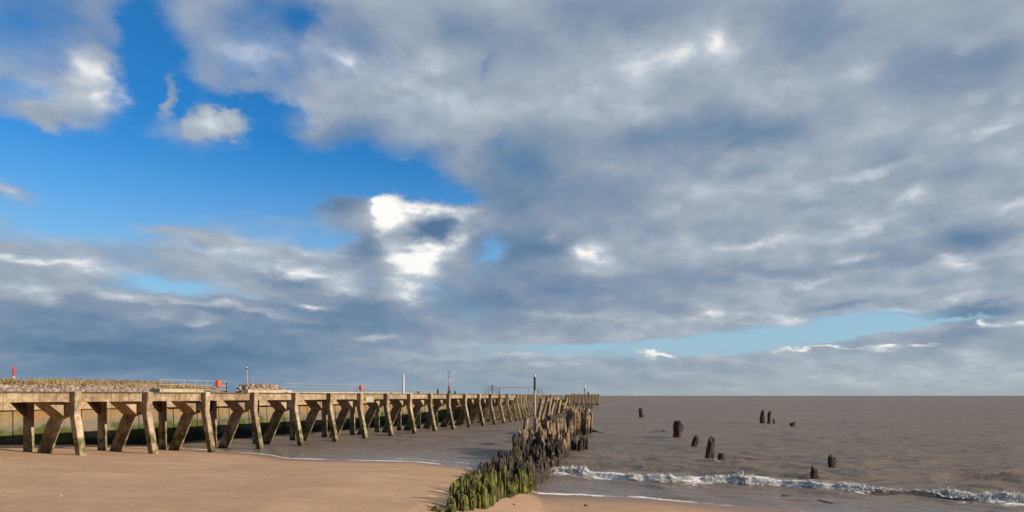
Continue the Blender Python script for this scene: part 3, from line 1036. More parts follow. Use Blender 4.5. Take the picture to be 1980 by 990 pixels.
rr = random.Random(11)
RUB1 = col_s(312, WALL_W + 2.2)
mb = MB()
for k in range(5600):
    s = rr.uniform(-30, RUB1)
    w = WALL_W + 0.9 + rr.random() * 3.0
    if w > WALL_W + 5.2:
        continue
    h = bank_h(s, w)
    blob_rock(mb, bank_pt(s, w, h + rr.uniform(-0.03, 0.10)), rr.uniform(0.06, 0.17), rr)
o = mb.build('rubble', M_ROCK)
tag(o, 'grey brown rubble stones heaped along the top of the river wall', 'rubble', kind='stuff')

# dune grass: tufts of blades over the crest
mb = MB()
for k in range(5200):
    s = rr.uniform(-32, FALL0 - 1.5)
    w = WALL_W + rr.uniform(3.2, 12.0)
    n_ = fbm(np.array([s * 0.4]), np.array([w * 0.4]), 0, 3, 301)[0]
    if n_ < 0.36 and rr.random() < 0.8:
        continue
    h = bank_h(s, w) + 0.05
    fl = 0.35 + 0.65 * float(sstep(s, FALL0, FALL1 - 2))
    base = bank_pt(s, w, h)
    for j in range(5):
        a = rr.uniform(0, 2 * pi)
        l_ = rr.uniform(0.12, 0.36) * (0.5 + n_) * fl
        tip = base + Vector((cos(a) * l_ * 0.55 - 0.05, sin(a) * l_ * 0.55, l_))
        off = Vector((-sin(a), cos(a), 0)) * rr.uniform(0.012, 0.03)
        b0 = base + Vector((rr.uniform(-0.15, 0.15), rr.uniform(-0.15, 0.15), -0.1))
        midp = (b0 + tip) / 2 + Vector((0, 0, l_ * 0.18))
        mb.add([b0 - off, b0 + off, midp + off * 0.8, midp - off * 0.8, tip], [(0, 1, 2, 3), (3, 2, 4)])
o = mb.build('dune_grass', M_GRASS)
tag(o, 'dry straw coloured dune grass along the crest of the bank', 'grass', kind='stuff')


# ------------------------------------------------------------------ things on the wall and quay
def railing(name, label, pxs, w, z0, h, mat, posts, rails, r, cat='railing'):
    s0, s1 = col_s(pxs[0], w), col_s(pxs[1], w)
    org = bank_pt(s0, w, z0)
    t = empty(name, org)
    tag(t, label, cat)
    for k in range(posts):
        q = bank_pt(s0 + (s1 - s0) * k / (posts - 1), w, z0) - org
        MB().tube([q, q + Vector((0, 0, h))], r * 1.15, 6).build('post', mat, t)
    for k in range(rails):
        z = h * (1 - k / rails)
        MB().tube([bank_pt(s0, w, z0 + z) - org, bank_pt(s1, w, z0 + z) - org], r, 6).build('rail', mat, t)
    return t


def block(name, label, px0, px1, w0, w1, z0, z1, mat, cat, top_in=0.03):
    s0, s1 = col_s(px0, w0), col_s(px1, w0)
    org = bank_pt(s0, w0, z0)
    mb_ = MB()
    bank_box(mb_, org, s0, s1, w0, w1, z0, z1, top_in)
    o_ = mb_.build(name, mat, loc=org)
    bevel(o_, 0.02)
    return tag(o_, label, cat)


def ypx(py, px, w):
    """height of a photo row at that column on the line w"""
    s = col_s(px, w)
    return zat(py, bank_pt(s, w).y)


block('parapet', 'pale concrete parapet block below the cream railing', 309, 396, WALL_W + 0.2, WALL_W + 1.2, 3.4, ypx(752, 350, WALL_W), M_CREAM, 'parapet')
railing('railing', 'cream two-rail railing beside the rubble above the pale parapet', (309, 440), WALL_W + 1.6, 3.7, ypx(735.5, 370, WALL_W + 1.6) - 3.7, M_CRAIL, 7, 3, 0.022)
# low stone mounds
def mound(label, px0, px1, w, d, zt, seed):
    s0, s1 = col_s(px0, w), col_s(px1, w)
    org = bank_pt((s0 + s1) / 2, w, 3.4)
    gs, gw = np.meshgrid(np.linspace(s0, s1, 50), np.linspace(w - d / 2, w + d / 2, 22))
    e = np.minimum(sstep(gs, s0, s0 + 1.2), sstep(gs, s1, s1 - 4.0)) * np.minimum(sstep(gw, w - d / 2, w - d / 2 + 0.7), sstep(gw, w + d / 2, w + d / 2 - 1))
    hh = 3.4 + (zt - 3.4) * e * (0.80 + 0.35 * fbm(gs * 0.9, gw * 0.9, 0, 4, seed)) + 0.10 * (fbm(gs * 3, gw * 3, 0, 2, seed + 5) - 0.5)
    X = P0.x + U.x * gs + Lw.x * gw - org.x
    Y = P0.y + U.y * gs + Lw.y * gw - org.y
    o_ = grid_mesh('stone_mound', X, Y, hh - org.z, M_ROCKY)
    o_.location = org
    sr = random.Random(seed)
    st_ = MB()
    for q in range(420):
        i_, j_ = sr.randrange(gs.shape[0]), sr.randrange(gs.shape[1])
        if e[i_, j_] < 0.15:
            continue
        blob_rock(st_, Vector((X[i_, j_] + sr.uniform(-.1, .1), Y[i_, j_] + sr.uniform(-.1, .1), hh[i_, j_] - org.z)), sr.uniform(0.07, 0.22), sr)
    tag(st_.build('loose_stones', M_ROCK, o_), kind='stuff')
    return tag(o_, label, 'stone mound')


def rocky_mat(N):
    p = geo(N)
    c = N.mix(N.smooth(N.noise(p, 1.2, 4, 0.6), 0.36, 0.62), (0.52, 0.41, 0.26), (0.25, 0.18, 0.11))
    c = N.mix(N.smooth(N.noise(p, 4.0, 3), 0.56, 0.66, 0, 0.8), c, (0.12, 0.085, 0.05))
    finish(N, c, 0.95, N.noise(p, 5.0, 5, 0.65), 0.25, 1.0, 0.15)


M_ROCKY = material('mound_stone', rocky_mat)
mound('tan stone mound sloping down towards the white quay edge', 455, 566, WALL_W + 2.6, 3.0, ypx(743, 500, WALL_W + 2.6), 433)
block('ramp', 'pale concrete ramp at the foot of the tan stone mound', 480, 572, WALL_W + 0.2, WALL_W + 1.0, 3.4, ypx(754, 520, WALL_W + 0.2), M_CREAM, 'ramp', 0.25)
block('quay_edge', 'bright cream quay edge along the wall top in the middle distance', 556, 800, WALL_W + 0.1, WALL_W + 1.5, 3.4, ypx(758.5, 680, WALL_W + 0.2), M_CREAM, 'quay edge')

# blue panel added where sky shows between the bank and the mound
w_ = WALL_W + 1.9
s0, s1 = col_s(439, w_), col_s(456, w_)
org = bank_pt(s0, w_, 3.7)
t = empty('sky_gap_panel', org)
tag(t, 'blue grey panel filling the sky gap, with a dark post, between the grassy bank and the stone mound', 'gate')
mb = MB()
hgt_ = ypx(740, 448, w_) - 3.7
bank_box(mb, org, s0 + 0.1, s1, w_ - 0.02, w_ + 0.02, 3.72, 3.7 + hgt_)
mb.build('panel', M_BLUE, t)
mb = MB()
bank_box(mb, org, s0 - 0.05, s0 + 0.08, w_ - 0.06, w_ + 0.06, 3.6, 3.75 + hgt_)
mb.build('post', M_DARK, t)


def lifebuoy(label, px, py, w, size):
    s = col_s(px, w)
    c = bank_pt(s, w, 3.7)
    t_ = empty('lifebuoy_station', c)
    tag(t_, label, 'lifebuoy station')
    zc_ = zat(py, c.y) - 3.7
    MB().tube([(0, 0.06, 0), (0, 0.06, zc_ + size * 0.3)], 0.035, 6).build('post', M_RAIL, t_)
    mb_ = MB()
    n1, n2, R1, R2 = 18, 8, size * 0.5, size * 0.17
    vs, fs = [], []
    d = Vector((c.x, c.y, 0)).normalized()
    sdir = Vector((d.y, -d.x, 0))
    for a_ in range(n1):
        for b_ in range(n2):
            ra = R1 - R2 + R2 * cos(2 * pi * b_ / n2)
            vs.append(sdir * (ra * 0.8 * cos(2 * pi * a_ / n1)) + Vector((0, 0, zc_ + ra * 1.15 * sin(2 * pi * a_ / n1))) + d * (-R2 * sin(2 * pi * b_ / n2)))
            fs.append((a_ * n2 + b_, ((a_ + 1) % n1) * n2 + b_, ((a_ + 1) % n1) * n2 + (b_ + 1) % n2, a_ * n2 + (b_ + 1) % n2))
    mb_.add(vs, fs).build('lifebuoy_ring', M_ORANGE, t_, True)
    hb = MB()
    hb.tube([d * 0.02 + Vector((0, 0, zc_ - 0.42 * size)), d * 0.02 + Vector((0, 0, zc_ + 0.42 * size))], size * 0.30, 10)
    hb.build('housing', M_ORANGE, t_)


lifebuoy('orange lifebuoy station on the cream railing beside the blue panel', 422, 742, WALL_W + 1.2, 0.62)
lifebuoy('small red lifebuoy station far along the thin pale quay railing', 698, 750, WALL_W + 2.4, 0.62)
railing('quay_railing', 'long thin pale quay railing between the stone mound and white mast', (548, 764), WALL_W + 3.0, 3.75, ypx(742.5, 600, WALL_W + 3.0) - 3.75, M_RAIL, 14, 3, 0.02)
railing('quay_railing', 'low white quay railing beside the tall antenna mast', (806, 872), WALL_W + 1.0, 3.72, ypx(756, 840, WALL_W + 1.0) - 3.72, M_RAIL, 9, 2, 0.03)


def red_beacon():
    Y = 55.0
    c = Vector((at(26.5, Y), Y, 4.4))
    t_ = empty('navigation_beacon', c)
    tag(t_, 'slim red navigation beacon on a white post at far left of the bank', 'beacon')
    f_ = lambda py: zat(py, Y) - c.z
    MB().tube([(0, 0, -0.3), (0, 0, f_(728))], 0.08, 8).build('post', M_WHITE, t_)
    MB().tube([(0, 0, f_(728)), (0, 0, f_(715)), (0, 0, f_(714)), (0, 0, f_(710)), (0, 0, f_(705))], [0.08, 0.10, 0.11, 0.06, 0.02], 10).build('red_topmark', M_RED, t_)


red_beacon()


def lantern_post():
    w = WALL_W + 2.6
    c = bank_pt(col_s(477.5, w), w, 4.3)
    Y = c.y
    f_ = lambda py: zat(py, Y) - c.z
    t_ = empty('lantern_post', c)
    tag(t_, 'slender pole with a dark lantern standing on the tan stone mound', 'lantern post')
    MB().tube([(0, 0, -0.5), (0, 0, f_(713.5))], [0.075, 0.055], 8).build('pole', m_plain('pinkish_pole', (0.50, 0.36, 0.31), 0.6), t_)
    MB().tube([(0, 0, f_(713.5)), (0, 0, f_(711.5))], 0.11, 8).build('lantern', M_DARK, t_)
    MB().tube([(0, 0, f_(711.5)), (0, 0, f_(709.5))], [0.10, 0.03], 8).build('cap', M_WHITE, t_)
    MB().tube([(0, 0, -0.15), (0, 0, 0.35)], [0.22, 0.10], 8).build('foot', M_WHITE, t_)


lantern_post()


def mast_white():
    w = WALL_W - 1.5
    c = bank_pt(col_s(780, w), w, 3.6)
    f_ = lambda py: zat(py, c.y) - c.z
    o_ = MB().tube([(0, 0, -0.3), (0, 0, f_(724))], [0.13, 0.11], 8).build('white_mast', M_WHITE, loc=c)
    tag(o_, 'plain thick white mast rising behind the middle of the pier', 'mast')


mast_white()


def antenna_mast():
    w = WALL_W - 2
    c = bank_pt(col_s(868.5, w), w, 3.6)
    f_ = lambda py: zat(py, c.y) - c.z
    t_ = empty('antenna_mast', c)
    tag(t_, 'thin mast with a green base, a red band and an antenna top', 'mast')
    MB().box(-0.22, 0.22, -0.22, 0.22, -0.2, f_(755)).build('green_box', M_GRNBOX, t_)
    MB().tube([(0, 0, f_(755)), (0, 0, f_(746))], 0.13, 8).build('red_band', M_RED, t_)
    MB().tube([(0, 0, f_(746)), (0, 0, f_(721))], [0.09, 0.06], 8).build('pole', M_RAIL, t_)
    b_ = MB().tube([(0, 0, f_(721)), (0, 0, f_(715))], 0.03, 6)
    b_.tube([(-0.25, 0, f_(721)), (0.25, 0, f_(721))], 0.035, 6)
    b_.tube([(-0.18, 0, f_(728)), (0.18, 0, f_(728))], 0.04, 6)
    b_.build('antenna', M_DARK, t_)


antenna_mast()
for px, py, lab in ((846.5, 752, 'short dark bollard post left of the antenna mast'), (880, 756, 'short dark bollard post right of the antenna mast'),
                    (809, 756, 'stubby brown post at the near end of the low white railing')):
    w = WALL_W - 0.5
    c = bank_pt(col_s(px, w), w, 3.7)
    o_ = MB().tube([(0, 0, -0.1), (0, 0, zat(py, c.y) - c.z - 0.05), (0, 0, zat(py, c.y) - c.z)], [0.13, 0.12, 0.07], 8).build('quay_post', M_DARK if px > 820 else M_RUST, loc=c)
    tag(o_, lab, 'post')


# ------------------------------------------------------------------ things on the pier
def fan(px, R, label):
    s = pier_s_at(px, -2.3)
    c = pier_pt(s, -2.3)
    c.z = 3.80
    d = Vector((c.x, c.y, 0)).normalized()
    sd = Vector((d.y, -d.x, 0))
    t_ = empty('spiked_barrier', c)
    tag(t_, label, 'barrier')
    for k in (1.0, 0.78, 0.5):
        n_ = 22
        MB().tube([sd * (R * k * cos(pi * q / n_)) + Vector((0, 0, R * k * sin(pi * q / n_))) for q in range(n_ + 1)], 0.022, 5).build('hoop', M_RUST, t_)
    for q in range(1, 14):
        a = pi * q / 14
        e = Vector((0, 0, sin(a))) + sd * cos(a)
        MB().tube([e * R * 0.5, e * R * 1.22], [0.02, 0.006], 4).build('spike', M_RUST, t_)
    MB().tube([(0, 0, 0), (0, 0, R * 1.12)], 0.075, 6).build('centre_post', M_RUST, t_)


fan(952, 1.12, 'rusty spiked fan barrier on the pier left of the dark handrail')
fan(1041, 1.45, 'rusty spiked fan barrier on the pier behind the tall marker pole')
s0, s1 = pier_s_at(966, -0.4), pier_s_at(1065, -0.4)
pts = [pier_pt(s0 + (s1 - s0) * k / 6, -0.4) for k in range(7)]
o0 = pts[0].copy()
o0.z = 3.80
t = empty('pier_handrail', o0)
tag(t, 'thin dark handrail on the pier between the two spiked fan barriers', 'handrail')
rh = [zat(749.5, p_.y) - 3.80 for p_ in pts]
MB().tube([p_ - o0 + Vector((0, 0, h + 3.80)) for p_, h in zip(pts, rh)], 0.035, 5).build('rail', M_RUST, t)
for k in (0, 2, 4, 6):
    q = pts[k] - o0
    q.z = 0
    MB().tube([q, q + Vector((0, 0, rh[k]))], 0.04, 5).build('post', M_RUST, t)


def sign(name, label, px, py, wpx, hpx, Y, mat, kind):
    c = Vector((at(px, Y), Y, zat(py, Y)))
    d = Vector((c.x, c.y, 0)).normalized()
    rz = -atan2(d.x, d.y)
    t_ = empty(name, c, rz)
    tag(t_, label, 'sign')
    w2, h2 = wpx / 2 * Y / FPX, hpx / 2 * Y / FPX
    bevel(MB().box(-w2, w2, -0.015, 0.015, -h2, h2).build('board', mat, t_), 0.006)
    if kind == 'warning':
        # white lower strip and a black triangle outline with a bar
        MB().box(-w2 * 0.9, w2 * 0.9, -0.019, -0.0155, h2 * 0.35, h2 * 0.92).build('white_strip', M_WHITE, t_)
        q = MB()
        tri = [(-w2 * 0.62, -h2 * 0.72), (w2 * 0.62, -h2 * 0.72), (0, h2 * 0.22)]
        for a_, b_ in ((0, 1), (1, 2), (2, 0)):
            (x0, z0), (x1, z1) = tri[a_], tri[b_]
            q.tube([(x0, -0.02, z0), (x1, -0.02, z1)], 0.018, 4)
        q.tube([(0, -0.02, -h2 * 0.5), (0, -0.02, -h2 * 0.1)], 0.02, 4)
        q.build('symbol', M_BLACK, t_)
    if kind == 'edges':
        for sx in (-1, 1):
            MB().box(sx * w2 * 0.98 - 0.035, sx * w2 * 0.98 + 0.035, -0.019, -0.0155, -h2, h2).build('yellow_edge', M_YELLOW, t_)
    if kind == 'lines':
        q = MB()
        for z_ in (0.45, 0.1, -0.25):
            q.box(-w2 * 0.6, w2 * (0.6 if z_ > 0 else 0.3), -0.019, -0.0155, h2 * z_ - 0.03, h2 * z_ + 0.03)
        q.build('faint_lines', M_RAIL, t_)
    return t_


sp = pier_pt(pier_s_at(714, 0.1), 0.1)
sign('pier_sign', 'square white sign with yellow edges on the pier fascia beam', 715, 772.5, 15, 11, sp.y - 0.06, M_WHITE, 'edges')
sp = pier_pt(pier_s_at(989, 0.12), 0.12)
sign('pier_sign', 'small white sign on the far part of the pier near the handrail', 989, 769, 8, 9, sp.y - 0.12, M_WHITE, 'lines')

# ------------------------------------------------------------------ pier head: a timber staging set across the end
HY0 = BENTS[-1][1].y + 3.0
hx0, hx1 = at(1094, HY0), at(1159, HY0)
head = empty('end_staging', (hx0, HY0, 0))
tag(head, 'dark timber staging on crossed slanting piles at the far end of the pier', 'pier head')
MB().box(0, hx1 - hx0, 0.0, 5.0, 3.45, 3.80).build('deck', M_DECK, head)
hr = random.Random(8)
for k in range(24):
    x = (hx1 - hx0) * (k + 0.5) / 24
    ln = hr.choice((-1, 1)) * hr.uniform(0.25, 0.55)
    zt = 4.0 + hr.uniform(-0.15, 0.55)
    MB().tube([(x + ln, -0.35 + hr.uniform(-0.2, 0.2), -0.8), (x, -0.25, 2.9), (x, -0.25, zt)], [0.24, 0.23, 0.2], 7).build('pile', M_WOOD, head)
for k in range(12):
    x = (hx1 - hx0) * (k + 0.5) / 12
    MB().tube([(x + hr.uniform(-1, 1), 5.2, -0.8), (x, 5.0, 3.7)], 0.22, 7).build('rear_pile', M_WOOD, head)
MB().box(-0.2, hx1 - hx0 + 0.2, -0.16, -0.02, 2.6, 2.85).build('wale', M_WOOD, head)

# lamp and post on the pier head
for px, py0, mk in ((1130.5, 746, 'lamp'), (1137.5, 758, 'post')):
    c = Vector((at(px, HY0 + 1.2), HY0 + 1.2, 3.80))
    h = zat(py0, c.y) - c.z
    if mk == 'lamp':
        t = empty('pier_head_lamp', c)
        tag(t, 'white topped lamp on a dark post near the pier head', 'lamp')
        MB().tube([(0, 0, 0), (0, 0, h * 0.55)], 0.13, 6).build('post', M_DARK, t)
        MB().tube([(0, 0, h * 0.55), (0, 0, h * 0.68)], 0.32, 8).build('lantern', M_DARK, t)
        MB().tube([(0, 0, h * 0.68), (0, 0, h * 0.95), (0, 0, h)], [0.36, 0.36, 0.12], 8).build('white_hood', M_WHITE, t)
    else:
        o_ = MB().tube([(0, 0, 0), (0, 0, h * 0.8), (0, 0, h)], [0.32, 0.32, 0.2], 8).build('mooring_post', M_DARK, loc=c)
        tag(o_, 'squat dark mooring post beside the lamp near the pier head', 'post')


# ------------------------------------------------------------------ birds
def gull_body(L, mb_):
    """body with head, beak and tail as one closed skin along x"""
    st = [(-0.62, 0.01, 0.02), (-0.48, 0.05, 0.0), (-0.30, 0.10, -0.01), (-0.05, 0.15, -0.01), (0.16, 0.14, 0.0), (0.30, 0.085, 0.04), (0.40, 0.075, 0.06), (0.47, 0.05, 0.06), (0.50, 0.02, 0.05), (0.60, 0.008, 0.03)]
    mb_.tube([(x * L, 0, z * L) for x, r, z in st], [r * L for x, r, z in st], 10)
    return mb_


def flying_gull(px, py, Y, span, bank_, yaw, label):
    c = Vector((at(px, Y), Y, zat(py, Y)))
    t_ = empty('flying_gull', c, yaw)
    t_.rotation_euler = (radians(bank_), 0, yaw)
    tag(t_, label, 'gull', 'gulls flying over the sea')
    L = span * 0.42
    gull_body(L, MB()).build('body', M_GULLW, t_, True)
    for sd in (-1, 1):
        h2 = span / 2
        pr = [(0.0, 0.0, 0.10), (0.35, 0.22, 0.085), (0.62, 0.20, 0.06), (1.0, 0.06, 0.008)]   # along span, height, half chord
        vs, fs = [], []
        for q, (a_, z_, ch) in enumerate(pr):
            xo = [0.04, 0.08, 0.02, -0.12][q] * span
            for (dx, dz) in ((ch, 0.0), (0.0, 0.018), (-ch, 0.0), (0.0, -0.012)):
                vs.append((xo + dx * span, sd * a_ * h2, z_ * h2 + 0.02 * span + dz * span * (1 - 0.8 * a_)))
        for q in range(3):
            for k in range(4):
                fs.append((q * 4 + k, q * 4 + (k + 1) % 4, (q + 1) * 4 + (k + 1) % 4, (q + 1) * 4 + k))
        fs += [(3, 2, 1, 0), (12, 13, 14, 15)]
        MB().add(vs, fs).build('wing', M_GULLG, t_, True)


flying_gull(1440, 711, 62.0, 1.0, 38, radians(250), 'nearer grey winged gull banking low over the open sea')
flying_gull(1325, 706.5, 90.0, 1.1, 12, radians(265), 'fainter distant gull flying over the sea with wings spread level')


def perched_gull(c, yaw, label, group, s=1.0):
    t_ = empty('perched_gull', c, yaw)
    tag(t_, label, 'gull', group)
    L = 0.46 * s
    b_ = gull_body(L, MB())
    b_.v = [(x, y, z + 0.26 * s + x * 0.25) for x, y, z in b_.v]
    b_.build('body', M_GULLW, t_, True)
    for sd in (-1, 1):
        w_2 = MB().tube([(-0.62 * L, sd * 0.05 * L, 0.20 * s), (-0.3 * L, sd * 0.13 * L, 0.24 * s), (0.05 * L, sd * 0.16 * L, 0.28 * s), (0.2 * L, sd * 0.1 * L, 0.30 * s)], [0.01 * s, 0.04 * s, 0.05 * s, 0.01 * s], 6)
        w_2.build('wing', M_GULLG, t_, True)
        MB().tube([(0, sd * 0.03 * s, 0), (0, sd * 0.03 * s, 0.2 * s)], 0.012 * s, 4).build('leg', M_ORANGE, t_)


gr = random.Random(21)
for px in (1068, 1072, 1079, 1086, 1092, 1094, 1103, 1108, 1118):
    s = pier_s_at(px, -0.3) if px < 1090 else 0
    c = pier_pt(s, -0.3) if px < 1090 else Vector((at(px, HY0 + 0.8), HY0 + 0.8, 0))
    c.z = 3.80
    perched_gull(c, gr.uniform(0, 6), 'tiny white gull perched in the row along the far pier edge', 'gulls perched along the far pier', 1.35)
w = WALL_W + 0.6
c = bank_pt(col_s(796, w), w, 3.76)
perched_gull(c, 2.0, 'lone white gull perched on the quay edge right of the white mast', None, 1.4)


# ------------------------------------------------------------------ groyne
def pile_mesh(name, mat, seed, n=14, rings=9, point=0.4, flute=0.35, taper=0.2, jag=0.0, crown=0.62):
    """one unit-sized worn timber pile (radius 1, height 1): fluted, gnarled, broken at the top"""
    r = random.Random(seed)
    sq = r.uniform(0.7, 1.0)
    fl = [1 + r.uniform(-flute, flute * 0.6) for _ in range(n)]
    topz = [1 - point * r.random() ** 1.4 for _ in range(n)]
    pk = r.randrange(n)
    for k in range(n):
        dd = min((k - pk) % n, (pk - k) % n) / (n / 2)
        topz[k] = min(1.0, topz[k] * 0.5 + 0.5 * (1 - point * dd)) - jag * r.random() ** 2
    if jag:
        topz = [1 - point * (0.5 - 0.5 * cos(2 * pi * (k - pk) / n)) - jag * r.random() ** 2 for k in range(n)]
    bend = (r.uniform(-0.25, 0.25), r.uniform(-0.25, 0.25))
    vs, fs = [], []
    for i in range(rings):
        t = i / (rings - 1)
        for k in range(n):
            a = 2 * pi * k / n
            z = t * topz[k]
            rad = fl[k] * (1 - taper * t + r.uniform(-0.10, 0.10)) * (1.0 + 0.12 * sin(t * 9 + seed))
            if i == rings - 1:
                rad *= crown
            vs.append((cos(a) * rad + bend[0] * t * t, sin(a) * rad * sq + bend[1] * t * t, z))
    for i in range(rings - 1):
        for k in range(n):
            fs.append((i * n + k, i * n + (k + 1) % n, (i + 1) * n + (k + 1) % n, (i + 1) * n + k))
    cx = sum(v[0] for v in vs[-n:]) / n
    cy = sum(v[1] for v in vs[-n:]) / n
    vs.append((cx, cy, sum(topz) / n - 0.06))
    m_ = len(vs) - 1
    for k in range(n):
        fs.append(((rings - 1) * n + k, (rings - 1) * n + (k + 1) % n, m_))
    me = bpy.data.meshes.new(name)
    me.from_pydata(vs, [], fs)
    me.materials.append(mat)
    me.update()
    return me


MESH = {'green': [pile_mesh('green_pile', M_GREEN, 100 + k, point=0.24, flute=0.40) for k in range(9)],
        'mussel': [pile_mesh('mussel_pile', M_MUSSEL, 200 + k, point=0.18, flute=0.36) for k in range(9)],
        'bare': [pile_mesh('bare_pile', M_WOOD, 300 + k, n=14, rings=12, point=0.18, flute=0.30, taper=0.22) for k in range(9)]}
KIND_NAME = {'green': 'weedy_pile', 'mussel': 'encrusted_pile', 'bare': 'timber_pile'}
pr_ = random.Random(77)


def pile(kind, x, y, top, rad, label, group, lean=(0, 0), zbase=None):
    me = MESH[kind][pr_.randrange(9)]
    o_ = bpy.data.objects.new(KIND_NAME[kind], me)
    COL.objects.link(o_)
    g = float(sand_z(x, y)) if zbase is None else zbase
    g = max(g, -1.2) - 0.25
    o_.location = (x, y, g)
    o_.scale = (rad, rad, max(top - g, 0.3))
    o_.rotation_euler = (lean[0], lean[1], pr_.uniform(0, 6.28))
    tag(o_, label, 'pile', group)
    return o_


ROW_R = [(-.74, 17.0), (-.42, 19.9), (-.02, 21.5), (.45, 23.3), (.95, 25.8), (1.55, 29.0), (2.15, 32.5), (2.85, 37.0), (3.35, 40.5)]
ROW_L = [(-1.45, 15.1), (-1.52, 17.5), (-1.55, 20.5), (-1.32, 24.5), (-.98, 28.5), (-.66, 32.0), (.15, 34.6), (.42, 37.5), (.95, 42.0)]
TOPS = [(15, 1.40), (17.5, 1.28), (20, 1.12), (23, .96), (26, .86), (31, .86), (33, .90), (35, 1.05), (37, 1.35), (39, 1.75), (41, 2.05), (44, 2.25)]


def along(row, spacing):
    pts = [Vector((a, b, 0)) for a, b in row]
    acc, out = 0.0, []
    for a, b in zip(pts, pts[1:]):
        L = (b - a).length
        while acc < L:
            out.append(a.lerp(b, acc / L))
            acc += spacing
        acc -= L
    return out


def top_at(y):
    return float(np.interp(y, [t[0] for t in TOPS], [t[1] for t in TOPS]))


GR = 'weathered piles of the old timber groyne'
ZONES = [(0, 17.2, 'green', 'mossy green pile at the very near end of the groyne'),
         (17.2, 19.5, 'green', 'bright green weedy pile standing in sand in the near groyne'),
         (19.5, 25.5, 'green', 'green and brown weedy pile in the low middle of the groyne'),
         (25.5, 33.2, 'mussel', 'dark encrusted pile standing in the wash beyond the green piles'),
         (33.2, 37.5, 'mussel', 'tall dark encrusted pile in the dense middle cluster of the groyne'),
         (37.5, 99, 'bare', 'tall tan broken timber pile in the high outer groyne cluster')]


def zone(y):
    for a, b, k, lab in ZONES:
        if a <= y < b:
            return k, lab


def row(rowpts, spacing, side, jit=0.06, low=1.0):
    for p in along(rowpts, spacing):
        if side == 'land' and 33.0 < p.y < 34.5:
            continue
        k, lab = zone(p.y + pr_.uniform(-0.8, 0.8))
        x, y = p.x + pr_.uniform(-jit, jit), p.y + pr_.uniform(-jit, jit)
        g = max(float(sand_z(x, y)), 0)
        tp = g + (top_at(y) - g) * pr_.choice((0.5, 0.68, 0.85, 0.95, 1.05, 1.15)) * pr_.uniform(0.92, 1.08) * low
        if pr_.random() < 0.10:
            tp = g + (tp - g) * 0.6
        rd = pr_.uniform(0.075, 0.14) if k == 'green' else pr_.uniform(0.11, 0.22) if k == 'mussel' else pr_.uniform(0.17, 0.32)
        nm = {'land': 'land side row', 'sea': 'sea side row', 'core': 'inner row'}[side]
        pile(k, x, y, tp, rd, lab + ', ' + nm, GR, (pr_.gauss(0, 0.05), pr_.gauss(0, 0.05)))


row(ROW_L, 0.36, 'land')
row(ROW_R, 0.36, 'sea')
MIDR = [((a[0] + b[0]) / 2 - 0.05, (a[1] + b[1]) / 2) for a, b in zip(ROW_L, ROW_R)]
row(MIDR, 0.55, 'core', 0.2, 1.0)
QUART = [((a[0] * 3 + b[0]) / 4, (a[1] * 3 + b[1]) / 4) for a, b in zip(ROW_L, ROW_R)][1:]
row(QUART, 0.50, 'core', 0.2, 1.02)
QUART = [((a[0] + 3 * b[0]) / 4, (a[1] + 3 * b[1]) / 4) for a, b in zip(ROW_L, ROW_R)][4:]
row(QUART, 0.50, 'core', 0.2, 1.0)
# near end row closing the box
for k in range(4):
    t_ = (k + 0.7) / 4
    x, y = -1.55 + t_ * 0.78, 15.15 + t_ * 1.9
    g = float(sand_z(x, y))
    pile('green', x, y, g + pr_.uniform(0.34, 0.48), 0.095, 'mossy green pile at the very near end of the groyne, end row', GR)

# clump jutting out on the sea side
for k in range(15):
    x, y = pr_.uniform(3.75, 5.0), pr_.uniform(41.0, 43.5)
    tp = pr_.uniform(0.75, 1.15) if k else 1.35
    pile('mussel', x, y, tp, pr_.uniform(0.12, 0.18), 'dark encrusted pile in the low clump jutting seaward from the tall piles' if k else 'highest dark pile in the low clump jutting seaward', GR)
# tall outer clump against the horizon
for k in range(26):
    y = 58 + 9 * pr_.random()
    px = 1102 + 38 * pr_.random()
    x = at(px, y)
    tp = zat(pr_.uniform(777, 790) + max(0, px - 1128) * 0.5, y)
    pile('bare', x, y, tp, pr_.uniform(0.24, 0.42), 'tall weathered pile in the outermost groyne clump below the far pier', GR, (pr_.gauss(0, 0.04), pr_.gauss(0, 0.04)))
for k in range(16):
    y = 44 + 10 * pr_.random()
    px = 1062 + 50 * pr_.random()
    x = at(px, y)
    pile('bare', x, y, zat(pr_.uniform(803, 818), y), pr_.uniform(0.13, 0.2), 'broken pile between the two tall groyne clumps', GR, (pr_.gauss(0, 0.05), pr_.gauss(0, 0.05)))


def timber(name, label, a, b, w, d, cat='timber', mat=None, group=None):
    """squared weathered baulk between two points, edges worn"""
    a, b = Vector(a), Vector(b)
    ax = (b - a)
    L = ax.length
    o_ = MB().box(-w / 2, w / 2, -d / 2, d / 2, 0, L).build(name, mat or M_WOOD)
    bm = bmesh.new()
    bm.from_mesh(o_.data)
    bmesh.ops.subdivide_edges(bm, edges=[e for e in bm.edges if abs(e.verts[0].co.z - e.verts[1].co.z) > L * 0.5], cuts=6, use_grid_fill=True)
    for v_ in bm.verts:
        v_.co += Vector((pr_.uniform(-1, 1) * w * 0.10, pr_.uniform(-1, 1) * d * 0.10, pr_.uniform(-0.5, 0.5) * w * 0.5))
    bm.to_mesh(o_.data)
    bm.free()
    o_.location = a
    o_.rotation_mode = 'QUATERNION'
    o_.rotation_quaternion = ax.to_track_quat('Z', 'Y')
    return tag(o_, label, cat, group)


def pxp(px, py, Y):
    return (at(px, Y), Y, zat(py, Y))


